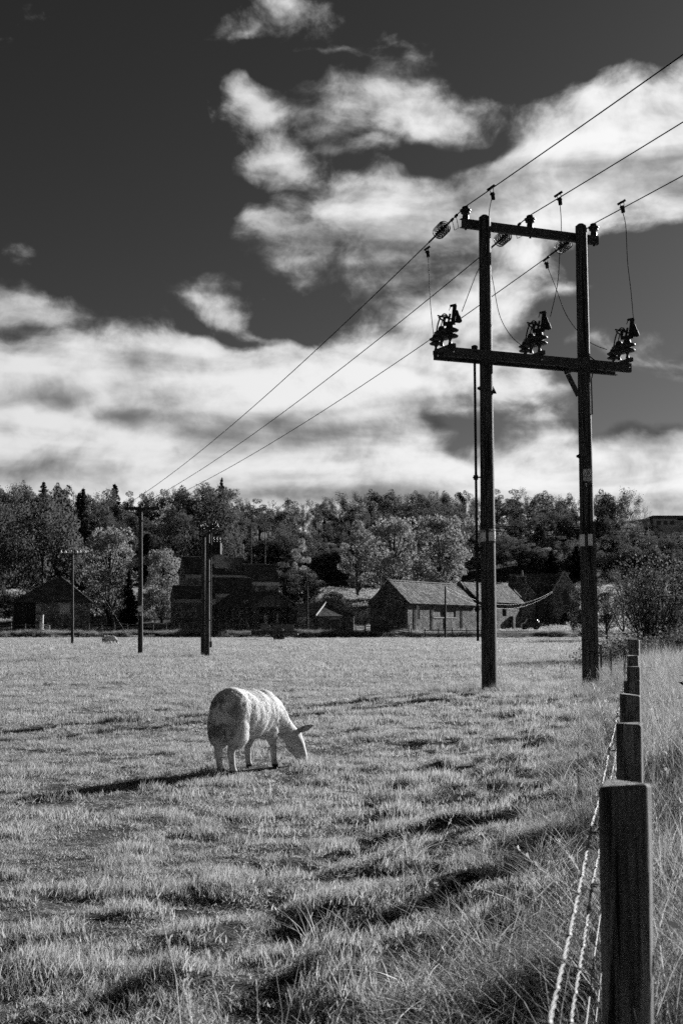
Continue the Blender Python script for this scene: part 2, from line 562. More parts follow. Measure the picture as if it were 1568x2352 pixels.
M = dict(
    pole=material('creosoted_pole', 0.075, 0.6, 3.0, 0.75, 0.012, 9.0, (9, 9, 0.5), 0.35, crack=14.0),
    post=material('weathered_post', 0.15, 0.8, 4.0, 0.85, 0.008, 12.0, (9, 9, 0.7), 0.25, crack=34.0),
    rail=material('fence_timber', 0.13, 0.4, 4.0, 0.9, 0.0, None, (1, 1, 1), 0.2, rand=0.3),
    steel=material('galvanised_steel', 0.075, 0.35, 8.0, 0.65, 0.002, 30.0, metal=0.0),
    iron=material('dark_ironwork', 0.030, 0.3, 10.0, 0.7, spec=0.2),
    porcelain=material('brown_porcelain', 0.035, 0.2, 5.0, 0.45, spec=0.35),
    wire=material('bare_conductor', 0.03, 0.2, 5.0, 0.85, spec=0.1),
    bright_wire=material('galvanised_wire', 0.23, 0.4, 60.0, 0.6, metal=0.0, spec=0.35),
    plate=material('pale_plate', 0.92, 0.05, 9.0, 0.6),
    sign=material('sign_plate', 0.70, 0.12, 14.0, 0.55),
    ink=material('sign_black', 0.012, 0.1, 14.0, 0.6),
    glass=glass_material('toughened_glass'),
    stone=stone_material('rubble_stone', 0.21),
    stone_dark=stone_material('dark_rubble_stone', 0.34),
    dressed=material('dressed_stone', 0.46, 0.3, 5.0, 0.9, 0.01, 20.0),
    brick=stone_material('patched_brick', 0.24, (4.2, 4.2, 11.0), 0.35, 0.02),
    slate=slate_material('stone_slate', 0.20),
    slate_dark=slate_material('dark_slate', 0.16),
    board=material('weathered_boards', 0.18, 0.4, 5.0, 0.85, 0.005, 20.0, (6, 6, 0.4), rand=0.35),
    dark_board=material('tarred_boards', 0.045, 0.4, 5.0, 0.85, 0.005, 20.0, (6, 6, 0.4), rand=0.3),
    shutter=material('painted_shutter', 0.70, 0.15, 4.0, 0.7, 0.0, None, (6, 6, 0.4), rand=0.12),
    whitewash=material('pale_render', 0.55, 0.15, 2.0, 0.85),
    ear=material('ear_skin', 0.26, 0.4, 30.0, 0.8),
    pane=material('dark_pane', 0.02, 0.1, 2.0, 0.08, spec=0.6),
    rust=material('rusty_metal', 0.12, 0.5, 6.0, 0.8, 0.004, 20.0),
    tyre=material('tyre_rubber', 0.02, 0.2, 10.0, 0.9),
    hub=material('wheel_metal', 0.22, 0.3, 10.0, 0.5, metal=0.4),
    car=material('car_paint', 0.05, 0.05, 2.0, 0.2, spec=0.6),
    bark=material('bark', 0.05, 0.5, 5.0, 0.95, 0.03, 9.0, (3, 3, 0.6)),
    bark_pale=material('pale_twigs', 0.10, 0.5, 5.0, 0.95, rand=0.35),
)

# ------------------------------------------------------------------ ground
def build_ground():
    ys = np.unique(np.concatenate([np.arange(-30, 1.5, 1.5), np.arange(1.5, 14, 0.10), np.arange(14, 34, 0.2), np.arange(34, 80, 0.8), np.arange(80, 160, 3),
                                   np.arange(160, 215, 1.5), np.arange(215, 430, 5), np.arange(430, 900, 40), np.arange(900, 6001, 300)]))
    n = 150
    # columns follow the picture's fan so that near ground is fine; wide skirts close the sheet at the sides
    s = np.linspace(-1, 1, n)
    s = np.sign(s) * np.abs(s) ** 1.15
    wide = 5.0 + 0.36 * np.maximum(ys, 0)
    Xs = []
    for w_ in wide:
        core = s * w_
        ext = np.array([1.6, 3.0, 8.0, 30.0]) * max(w_, 20)
        Xs.append(np.concatenate([-ext[::-1] - w_, core, ext + w_]))
    X = np.array(Xs); Y = np.repeat(ys[:, None], X.shape[1], 1)
    Z = ground_z(X.ravel(), Y.ravel()).reshape(X.shape)
    V = np.stack([X, Y, Z], -1).reshape(-1, 3)
    r, c = X.shape
    idx = np.arange(r * c).reshape(r, c)
    F = np.stack([idx[:-1, :-1], idx[:-1, 1:], idx[1:, 1:], idx[1:, :-1]], -1).reshape(-1, 4)
    m = bpy.data.materials.new('pasture_soil'); m.use_nodes = True
    t = NT(m.node_tree); bs = m.node_tree.nodes['Principled BSDF']
    tc = t.new('ShaderNodeTexCoord')
    o = tc.outputs['Object']
    v = t.math('MULTIPLY', t.mapr(t.noise(o, 0.35, 5, 0.6), 0.3, 0.7, 0.75, 1.2), t.mapr(t.noise(o, 9.0, 5, 0.7), 0.25, 0.75, 0.45, 1.35))
    # fine sward seen from afar: streaks across the view
    st = t.new('ShaderNodeMapping'); st.inputs['Scale'].default_value = (0.5, 1.6, 1)
    t.l.new(o, st.inputs[0])
    v = t.math('MULTIPLY', v, t.mapr(t.noise(st.outputs[0], 1.8, 5, 0.7), 0.3, 0.7, 0.6, 1.25))
    # shade over the farmyard painted in as darker ground, ragged at its edges
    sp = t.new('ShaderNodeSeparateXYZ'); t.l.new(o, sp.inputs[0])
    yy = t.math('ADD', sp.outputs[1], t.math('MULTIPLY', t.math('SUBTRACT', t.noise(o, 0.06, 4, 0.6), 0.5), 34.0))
    yard_shade = t.math('MULTIPLY', t.math('MULTIPLY', t.mapr(sp.outputs[1], 167.0, 168.5), t.mapr(yy, 216.0, 211.0)), t.mapr(sp.outputs[0], 1.0, -2.5))
    v = t.math('MULTIPLY', v, t.mixf(yard_shade, 0.105, 0.028))
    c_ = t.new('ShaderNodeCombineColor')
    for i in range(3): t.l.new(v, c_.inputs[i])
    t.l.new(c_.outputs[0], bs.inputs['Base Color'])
    bs.inputs['Roughness'].default_value = 1.0
    bs.inputs['Specular IOR Level'].default_value = 0.05
    b = t.new('ShaderNodeBump'); b.inputs['Strength'].default_value = 1.0; b.inputs['Distance'].default_value = 0.25
    t.l.new(t.noise(st.outputs[0], 2.6, 6, 0.75), b.inputs['Height']); t.l.new(b.outputs[0], bs.inputs['Normal'])
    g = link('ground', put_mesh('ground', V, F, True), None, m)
    tag(g, 'sunlit sheep pasture running back to the wooded hillside', 'ground', kind='structure')
    return g
build_ground()

# ------------------------------------------------------------------ grass
PROTO = bpy.data.collections.new('grass_tufts')      # holds the tuft meshes the grass is made of

def tuft_mesh(name, rng, blades, spread, hgt, width, lean, segs=3, droop=0.5):
    V = []; F = []
    for i in range(blades):
        a = rng.uniform(0, 2 * math.pi); r_ = spread * math.sqrt(rng.uniform(0, 1))
        bx, by = r_ * math.cos(a), r_ * math.sin(a)
        h = hgt * rng.uniform(0.45, 1.15)
        da = rng.uniform(0, 2 * math.pi); ln = lean * rng.uniform(0.2, 1.2)
        w = width * rng.uniform(0.6, 1.2)
        pa = rng.uniform(0, math.pi)
        px, py = math.cos(pa), math.sin(pa)
        b0 = len(V)
        for k in range(segs + 1):
            t = k / segs
            off = ln * h * (t ** 1.8)
            zz = h * (t - droop * ln * t * t * 0.6)
            cx = bx + math.cos(da) * off; cy = by + math.sin(da) * off
            ww = w * (1 - 0.85 * t ** 1.5) * 0.5
            V.append((cx - px * ww, cy - py * ww, zz - 0.01)); V.append((cx + px * ww, cy + py * ww, zz - 0.01))
        for k in range(segs):
            q = b0 + 2 * k
            F.append((q, q + 1, q + 3, q + 2))
    return put_mesh(name, np.array(V), np.array(F))

rngp = np.random.RandomState(5)
G_TURF = leaf_material('turf_blades', GRASS_VAL, 0.28, 0.5, 0.0)
G_LONG = leaf_material('long_grass_blades', GRASS_VAL * 0.95, 0.55, 0.36, 0.015, 0.45)
tufts = []
def add_tuft(n, *a, mat=G_TURF, **k):
    for i in range(n):
        o = bpy.data.objects.new('grass_tuft', tuft_mesh('grass_tuft', rngp, *a, **k))
        o.data.materials.append(mat)
        PROTO.objects.link(o)
        tufts.append(o)
# index ranges: 0-4 near turf, 5-8 middle turf, 9-11 far turf, 12-15 rank grass, 16-18 seed stalks
add_tuft(5, 40, 0.085, 0.055, 0.0050, 0.7)
add_tuft(4, 52, 0.15, 0.065, 0.0090, 0.7, segs=2)
add_tuft(3, 70, 0.36, 0.080, 0.022, 0.7, segs=1)
add_tuft(4, 52, 0.11, 0.30, 0.0042, 0.85, mat=G_LONG, segs=4)

def stalk_mesh(rng):
    mb = MB()
    for i in range(3):
        a = rng.uniform(0, 6.28); ln = rng.uniform(0.15, 0.45); h = rng.uniform(0.55, 0.95)
        p = [(0.03 * i + math.cos(a) * ln * h * t ** 2, math.sin(a) * ln * h * t ** 2, h * t - 0.02) for t in (0, 0.35, 0.7, 1.0)]
        mb.tube(p, [0.0022, 0.0018, 0.0014, 0.001], 3, False)
        for k in range(24):      # loose seed head
            t = rng.uniform(0.78, 1.02); b = rng.uniform(0, 6.28); e = 0.006 * (1.15 - t) * 5 + 0.003
            c = Vector((0.03 * i + math.cos(a) * ln * h * t * t, math.sin(a) * ln * h * t * t, h * t - 0.02))
            q = c + Vector((math.cos(b) * e, math.sin(b) * e, 0.014))
            s = Vector((-math.sin(b), math.cos(b), 0)) * 0.0013
            mb.add([c - s, c + s, q + s, q - s], [(0, 1, 2, 3)])
    return mb.mesh('seed_stalk')
G_SEED = leaf_material('bleached_stalks', 0.62, 0.2, 0.4, 0.0)
for i in range(3):
    o = bpy.data.objects.new('grass_tuft', stalk_mesh(rngp)); o.data.materials.append(G_SEED)
    PROTO.objects.link(o); tufts.append(o)
# collection children come out in name order
tufts.sort(key=lambda o: o.name)

def gn_group():
    ng = bpy.data.node_groups.new('scatter_tufts', 'GeometryNodeTree')
    ng.interface.new_socket('Geometry', in_out='INPUT', socket_type='NodeSocketGeometry')
    ng.interface.new_socket('Geometry', in_out='OUTPUT', socket_type='NodeSocketGeometry')
    N = ng.nodes; L = ng.links
    gi = N.new('NodeGroupInput'); go = N.new('NodeGroupOutput')
    ci = N.new('GeometryNodeCollectionInfo'); ci.inputs['Collection'].default_value = PROTO
    ci.inputs['Separate Children'].default_value = True; ci.inputs['Reset Children'].default_value = True
    ip = N.new('GeometryNodeInstanceOnPoints')
    ip.inputs['Pick Instance'].default_value = True
    def attr(nm, ty):
        a = N.new('GeometryNodeInputNamedAttribute'); a.data_type = ty; a.inputs['Name'].default_value = nm
        return a.outputs['Attribute']
    L.new(gi.outputs[0], ip.inputs['Points'])
    L.new(ci.outputs[0], ip.inputs['Instance'])
    L.new(attr('idx', 'INT'), ip.inputs['Instance Index'])
    L.new(attr('rot', 'FLOAT_VECTOR'), ip.inputs['Rotation'])
    L.new(attr('scl', 'FLOAT_VECTOR'), ip.inputs['Scale'])
    L.new(ip.outputs[0], go.inputs[0])
    return ng
GN = gn_group()

def scatter(name, P, idx, scl, label, cat, tilt=0.12, seed=1):
    rng = np.random.RandomState(seed)
    n = len(P)
    me = bpy.data.meshes.new(name)
    me.vertices.add(n); me.vertices.foreach_set('co', np.asarray(P, np.float32).ravel())
    a = me.attributes.new('idx', 'INT', 'POINT'); a.data.foreach_set('value', np.asarray(idx, np.int32))
    rot = np.stack([rng.normal(0, tilt, n), rng.normal(0, tilt, n), rng.uniform(0, 6.283, n)], 1).astype(np.float32)
    a = me.attributes.new('rot', 'FLOAT_VECTOR', 'POINT'); a.data.foreach_set('vector', rot.ravel())
    a = me.attributes.new('scl', 'FLOAT_VECTOR', 'POINT'); a.data.foreach_set('vector', np.asarray(scl, np.float32).ravel())
    o = link(name, me)
    md = o.modifiers.new('tufts', 'NODES'); md.node_group = GN
    return tag(o, label, cat, kind='stuff')

def fan_points(rng, y0, y1, dens, margin=1.6, k=0.31):
    """random points over the ground the picture can see between two depths, with a margin at the sides"""
    n = int(dens * ((k * (y0 + y1) + 2 * margin) * (y1 - y0)))
    y = rng.uniform(0, 1, n * 2) * (y1 - y0) + y0
    half = k * y + margin
    x = rng.uniform(-1, 1, n * 2) * half.max()
    keep = np.abs(x) < half
    return x[keep][:n], y[keep][:n]

def build_grass():
    rng = np.random.RandomState(11)
    P = []; I = []; S = []
    bands = [(3.6, 9, 330, 0, 5, 1.0), (9, 18, 150, 0, 5, 1.3), (18, 36, 62, 5, 9, 1.15), (36, 75, 22, 5, 9, 2.0), (75, 168, 5.5, 9, 12, 1.5)]
    for y0, y1, dens, i0, i1, sc in bands:
        x, y = fan_points(rng, y0, y1, dens, 1.6 if y1 < 80 else 4)
        left = x < fence_x(y) - 0.1
        if y1 > 60:
            left = x < np.minimum(fence_x(y), 200)
        x, y = x[left], y[left]
        n = len(x)
        rm = rough_mask(x, y)
        patch = vnoise(x * 0.9, y * 1.2, 21); fine = 0.5 * vnoise(x * 2.3, y * 2.6, 22) + 0.5 * vnoise(x * 5.3, y * 5.3, 23)
        keep = rng.uniform(0, 1, n) < np.clip(0.30 + 1.4 * (fine - 0.22), 0.38, 1)
        h = sc * (0.22 + 0.22 * sstep(0.35, 0.85, patch) + 0.70 * rm * fine + 0.5 * sstep(0.42, 0.80, fine) + 0.9 * sstep(0.60, 0.85, vnoise(x * 2.9, y * 3.6, 7))) * rng.uniform(0.75, 1.25, n)
        w = sc * rng.uniform(0.85, 1.25, n)
        z = ground_z(x, y)
        P.append(np.stack([x, y, z], 1)[keep]); I.append(rng.randint(i0, i1, n)[keep])
        S.append(np.stack([w, w, h], 1)[keep])
    scatter('pasture_grass', np.concatenate(P), np.concatenate(I), np.concatenate(S), 'short sunlit pasture grass covering the grazing field', 'grass', 0.14, 3)
    # darker coarse clumps the sheep leave, out across the field
    # tussocks: rank clumps in the pasture, more of them towards the fence
    x, y = fan_points(rng, 3.6, 60, 5.0)
    xf, yf = fan_points(rng, 30, 160, 0.10)
    x = np.concatenate([x, xf]); y = np.concatenate([y, yf])
    rm = rough_mask(x, y)
    pr = np.where(y > 60, 1.0, 0.02) + 0.75 * rm * sstep(0.42, 0.78, vnoise(x * 0.8, y * 1.1, 31))
    k = (rng.uniform(0, 1, len(x)) < pr) & (x < fence_x(y) - 0.15)
    x, y = x[k], y[k]; n = len(x)
    h = rng.uniform(0.25, 0.75, n) * (0.75 + 0.6 * rough_mask(x, y)); w = rng.uniform(0.9, 1.9, n)
    # clumps round the feet of the poles
    px_, py_ = [], []
    for (bx, by, rr, m_) in POLE_FEET:
        a = rng.uniform(0, 6.283, m_); d = rr * np.sqrt(rng.uniform(0.1, 1, m_))
        px_.append(bx + np.cos(a) * d * 1.6); py_.append(by + np.sin(a) * d)
    px_ = np.concatenate(px_); py_ = np.concatenate(py_)
    hp = rng.uniform(0.3, 0.85, len(px_)); wp = rng.uniform(0.8, 1.5, len(px_))
    X = np.concatenate([x, px_]); Y = np.concatenate([y, py_])
    H = np.concatenate([h, hp]); Wd = np.concatenate([w, wp])
    scatter('tussock_grass', np.stack([X, Y, ground_z(X, Y)], 1), rng.randint(12, 16, len(X)), np.stack([Wd, Wd, H], 1),
            'rank tussocks scattered through the pasture and round the pole feet', 'grass', 0.2, 4)
    # rank verge along and beyond the stock fence
    x, y = fan_points(rng, 1.3, 24, 95, 1.2, 0.33)
    d = x - fence_x(y)
    k = (d > -0.8) & (rng.uniform(0, 1, len(x)) < np.where(d < 0.0, 0.45, 0.62) * sstep(0.30, 0.75, vnoise(x * 1.7, y * 1.7, 41)))
    x1, y1 = x[k], y[k]
    x, y = fan_points(rng, 24, 66, 26, 1.5, 0.33)
    d = x - fence_x(y)
    k = (d > -1.2)
    x2, y2 = x[k], y[k]
    X = np.concatenate([x1, x2]); Y = np.concatenate([y1, y2]); n = len(X)
    D = X - fence_x(Y)
    far = sstep(20, 34, Y)
    H = rng.uniform(0.5, 1.35, n) * (0.65 + 1.0 * sstep(-0.5, 0.5, D)) * (1 + 0.45 * far)
    Wd = rng.uniform(0.9, 1.5, n) * (1 + 1.0 * far)
    H *= 0.55 + 0.9 * vnoise(X * 2.3, Y * 2.3, 43)
    scatter('verge_grass', np.stack([X, Y, ground_z(X, Y)], 1), rng.randint(12, 16, n), np.stack([Wd, Wd, H], 1),
            'long uncut grass growing along and beyond the stock fence', 'grass', 0.22, 5)
    x, y = fan_points(rng, 1.6, 60, 7, 1.0, 0.33)
    d = x - fence_x(y)
    k = (d > -1.2) & (rng.uniform(0, 1, len(x)) < np.where(d < 0, 0.5, 0.6))
    X, Y = x[k], y[k]; n = len(X)
    H = rng.uniform(0.55, 1.10, n) * np.where(X < fence_x(Y) - 0.3, 0.8, 1.0)
    scatter('seeding_grass', np.stack([X, Y, ground_z(X, Y)], 1), rng.randint(16, 19, n), np.stack([H, H, H], 1),
            'thin bleached seed stalks standing above the fence verge', 'grass', 0.3, 6)
    # coarse growth on the bank under the far rail fence
    n = 4200
    X = rng.uniform(-58, 44, n); Y = 169.6 + rng.normal(0, 1.0, n) + 0.0 * X
    cl = vnoise(X * 0.35, Y * 0.6, 51)
    k = cl > 0.34
    X, Y, cl = X[k], Y[k], cl[k]; n = len(X)
    H = rng.uniform(0.8, 2.6, n) * (0.3 + cl); Wd = rng.uniform(2.0, 4.0, n)
    scatter('bank_grass', np.stack([X, Y, ground_z(X, Y)], 1), rng.randint(12, 16, n), np.stack([Wd, Wd, H], 1),
            'coarse grass on the bank below the far rail fence', 'grass', 0.15, 7)
    # grass of the lit paddocks behind the farm
    n = 9000
    X = rng.uniform(-75, 75, n); Y = rng.uniform(196, 288, n)
    k = (Y + (vnoise(X * 0.06, Y * 0.06, 91) - 0.5) * 40 > 214) | (X > 0)
    X, Y = X[k], Y[k]; n = len(X)
    Wd = rng.uniform(3.0, 6.0, n); H = rng.uniform(2.0, 4.5, n)
    scatter('paddock_grass', np.stack([X, Y, ground_z(X, Y)], 1), rng.randint(9, 12, n), np.stack([Wd, Wd, H], 1),
            'grass of the small paddocks behind the farm buildings', 'grass', 0.12, 8)
POLE_FEET = [(3.2, 27.0, 0.9, 60), (5.5, 27.9, 0.9, 50), (2.0, 24.5, 1.6, 30), (-10.95, 66, 1.2, 26), (-7.3, 64, 2.6, 60), (-4.6, 63, 1.6, 16), (-23.6, 110, 1.2, 10)]
build_grass()

# ------------------------------------------------------------------ buildings
def wall_boxes(mb, x0, x1, z0, z1, y0, y1, holes=()):
    """a wall in the local x-z plane, y0..y1 thick, with rectangular openings"""
    xs = sorted({x0, x1, *[h[0] for h in holes], *[h[1] for h in holes]})
    for a, b in zip(xs[:-1], xs[1:]):
        cuts = sorted([(h[2], h[3]) for h in holes if h[0] <= a + 1e-6 and h[1] >= b - 1e-6])
        z = z0
        for c, d in cuts:
            if c > z: mb.box(a, b, y0, y1, z, c)
            z = d
        if z < z1: mb.box(a, b, y0, y1, z, z1)
    return mb

def side_wall(mb, y0, y1, z0, z1, x0, x1, holes=()):
    m2 = MB(); wall_boxes(m2, y0, y1, z0, z1, x0, x1, holes)
    mb.add([(p[1], p[0], p[2]) for p in m2.v], m2.f)
    return mb

def gable_roof(mb, x0, x1, y0, y1, ze, zr, t=0.14, over=0.25, ends=0.15):
    """ridge along local x"""
    ym = (y0 + y1) / 2; sl = (zr - ze) / (ym - y0)
    for s in (-1, 1):
        ye = (y0 - over) if s < 0 else (y1 + over)
        zo = ze - over * sl
        poly = [(x0 - ends, ye, zo), (x0 - ends, ym, zr), (x1 + ends, ym, zr), (x1 + ends, ye, zo)]
        mb.prism(poly, (0, 0, t))
    return mb

def hip_roof(mb, x0, x1, y0, y1, ze, zr, inset0, inset1, over=0.25):
    ym = (y0 + y1) / 2
    vs = [(x0 - over, y0 - over, ze), (x1 + over, y0 - over, ze), (x1 + over, y1 + over, ze), (x0 - over, y1 + over, ze),
          (x0 + inset0, ym, zr), (x1 - inset1, ym, zr)]
    mb.add(vs, [(0, 1, 5, 4), (1, 2, 5), (2, 3, 4, 5), (3, 0, 4), (0, 3, 2, 1)])
    return mb

def slate_courses(parent, x0, x1, y0, y1, ze, zr, mat, w=0.42, ex=0.34, seed=3, t=0.16):
    """slates laid in stepped rows over both slopes, one mesh"""
    rng = random.Random(seed)
    ym = (y0 + y1) / 2
    V = []; F = []
    for s in (-1, 1):
        yo = y0 - 0.27 if s < 0 else y1 + 0.27
        sl = (zr - ze) / (ym - y0)
        zo = ze - 0.27 * sl
        length = math.hypot(ym - yo, zr - zo)
        uy, uz = (ym - yo) / length, (zr - zo) / length
        ny, nz = (-uz, uy) if s < 0 else (uz, -uy)
        if nz < 0: ny, nz = -ny, -nz
        rows = int(length / ex)
        for r_ in range(rows):
            d0 = r_ * ex; d1 = min(length, d0 + ex * 1.25)
            x = x0 - 0.16 - (r_ % 2) * w * 0.5
            while x < x1 + 0.16:
                xa = max(x + 0.012, x0 - 0.18); xb = min(x + w - 0.012, x1 + 0.18)
                x += w * rng.uniform(0.9, 1.1)
                if xb - xa < 0.08: continue
                lift = t + rng.uniform(0.0, 0.02); th = 0.035 + rng.uniform(0, 0.02)
                b = len(V)
                for (d, h) in ((d0, lift), (d0, lift + th), (d1, lift - 0.01), (d1, lift + 0.006)):
                    for xx in (xa, xb):
                        V.append((xx, yo + uy * d + ny * h, zo + uz * d + nz * h))
                F += [(b, b + 1, b + 3, b + 2), (b + 2, b + 3, b + 7, b + 6), (b, b + 2, b + 6, b + 4), (b + 1, b + 5, b + 7, b + 3)]
    o = link('slates', put_mesh('slates', np.array(V), np.array(F)), parent, mat)
    o['kind'] = 'stuff'
    return o

def window(parent, x0, x1, z0, z1, y, frame=M['board'], pane=M['pane'], sill=True, bars=1):
    """sash set into an opening of the front wall at local plane y"""
    w = MB()
    t = 0.07
    w.box(x0, x1, y + 0.10, y + 0.18, z1 - t, z1); w.box(x0, x1, y + 0.10, y + 0.18, z0, z0 + t)
    w.box(x0, x0 + t, y + 0.10, y + 0.18, z0 + t, z1 - t); w.box(x1 - t, x1, y + 0.10, y + 0.18, z0 + t, z1 - t)
    for k in range(bars):
        xm = x0 + (x1 - x0) * (k + 1) / (bars + 1)
        w.box(xm - 0.03, xm + 0.03, y + 0.11, y + 0.17, z0 + t, z1 - t)
    o = w.build('window', frame, parent)
    MB().box(x0 + t, x1 - t, y + 0.13, y + 0.15, z0 + t, z1 - t).build('pane', pane, o)
    if sill: MB().box(x0 - 0.12, x1 + 0.12, y - 0.10, y + 0.12, z0 - 0.13, z0 - 0.002).build('sill', M['dressed'], o)
    return o

def XZ(px, Y): return (px - CXP) / FPX * Y / math.cos(PITCH) * 1.0
def PX(px, Y): return at(px, 1440, Y).x
def ZP(py, Y): return at(CXP, py, Y).z

# --- the long stone barn
def barn():
    a = R(58); Y0 = 172.0
    t = thing('stone_barn', 'long stone barn with sunlit slate roof and dark gable end', 'barn', (PX(936, Y0), Y0, 0), a)
    L1, L2, Wd, ev, rg = 21.6, 42.0, 6.0, 4.85, 7.75
    w = MB()
    holes = [(2.6, 3.5, 2.6, 4.5), (7.6, 10.9, 2.9, 4.5), (11.3, 14.6, 2.9, 4.5)]
    wall_boxes(w, 0, L1, -0.6, ev, 0, 0.5, holes)
    w.build('front_wall', M['stone'], t)
    MB().box(0.5, L2, Wd - 0.5, Wd, -0.6, ev).build('back_wall', M['stone_dark'], t)
    MB().prism([(0, 0.502, -0.6), (0, Wd, -0.6), (0, Wd, ev), (0, Wd / 2, rg), (0, 0.502, ev + 0.4)], (0.498, 0, 0)).build('gable_wall', M['stone'], t)
    bd = MB().box(2.62, 3.48, 0.12, 0.2, 2.62, 4.48).build('shutter', M['shutter'], t)
    for x0 in (7.6, 11.3):
        MB().box(x0 + 0.01, x0 + 3.29, 0.10, 0.40, 2.91, 4.49).build('brick_infill', M['brick'], t)
        MB().box(x0 - 0.1, x0 + 3.4, -0.06, 0.12, 2.76, 2.899).build('sill', M['dressed'], t)
    for x0 in (2.0, 7.1, 11.1, 16.6):
        MB().tube([(x0, -0.07, 0.1), (x0, -0.07, ev - 0.3)], 0.05, 6).build('downpipe', M['iron'], t)
    r_ = gable_roof(MB(), 0, L1, 0, Wd, ev, rg).build('roof', M['slate'], t)
    slate_courses(r_, 0, L1, 0, Wd, ev, rg, M['slate'])
    for k in range(44):
        x0 = -0.1 + k * 0.49
        MB().prism([(x0, Wd / 2 - 0.16, rg + 0.20), (x0, Wd / 2, rg + 0.36 + 0.015 * (k % 2)), (x0, Wd / 2 + 0.16, rg + 0.20)], (0.46, 0, 0)).build('ridge_tile', M['slate'], r_)
    MB().box(0, L1, -0.32, -0.22, ev - 0.32, ev - 0.22).build('gutter', M['iron'], r_)
    # raised gable between the two roofs
    MB().prism([(L1 + 0.15, -0.1, ev - 0.2), (L1 + 0.15, Wd + 0.1, ev - 0.2), (L1 + 0.15, Wd / 2 + 0.2, rg + 0.75), (L1 + 0.15, Wd / 2 - 0.2, rg + 0.75)], (0.45, 0, 0)).build('parapet_gable', M['stone'], t)
    # the ruinous further part
    w = MB(); wall_boxes(w, L1 + 0.002, L2, -0.6, ev + 0.6, 0.05, 0.55, [(25.5, 26.6, 1.9, 4.2), (31.0, 32.6, 3.2, 4.6), (37.5, 38.5, 3.2, 4.7)])
    w.build('front_wall', M['stone'], t)
    MB().prism([(L2, 0.05, -0.6), (L2, Wd, -0.6), (L2, Wd, ev), (L2, Wd / 2, rg), (L2, 0.05, ev)], (0.5, 0, 0)).build('gable_wall', M['stone'], t)
    r2 = gable_roof(MB(), L1 + 0.8, L2 - 3.0, 0.05, Wd, ev + 0.6, rg + 0.55).build('roof', M['slate'], t)
    slate_courses(r2, L1 + 0.8, L2 - 3.0, 0.05, Wd, ev + 0.6, rg + 0.55, M['slate'], seed=8)
    MB().prism([(L2 - 2.85, -0.15, ev), (L2 - 2.85, Wd / 2, rg), (L2 - 0.2, Wd / 2, ev + 1.2), (L2 + 0.2, -0.1, ev)], (0, 0, 0.15)).build('broken_roof', M['slate'], t)
    for x0, s_ in ((33.8, 1.6), (39.2, 1.3)):
        MB().box(x0, x0 + 0.9, -0.55, 0.049, -0.5, 1.6 + s_).build('buttress', M['stone'], t, 0.05)
    for x0, z0, z1 in ((25.5, 1.9, 4.2), (31.0, 3.2, 4.6), (37.5, 3.2, 4.7)):
        x1 = x0 + (1.1 if x0 < 30 else 1.6 if x0 < 35 else 1.0)
        MB().box(x0 + 0.01, x1 - 0.01, 0.3, 0.36, z0 + 0.01, z1 - 0.01).build('shutter', M['dark_board'], t)
barn()

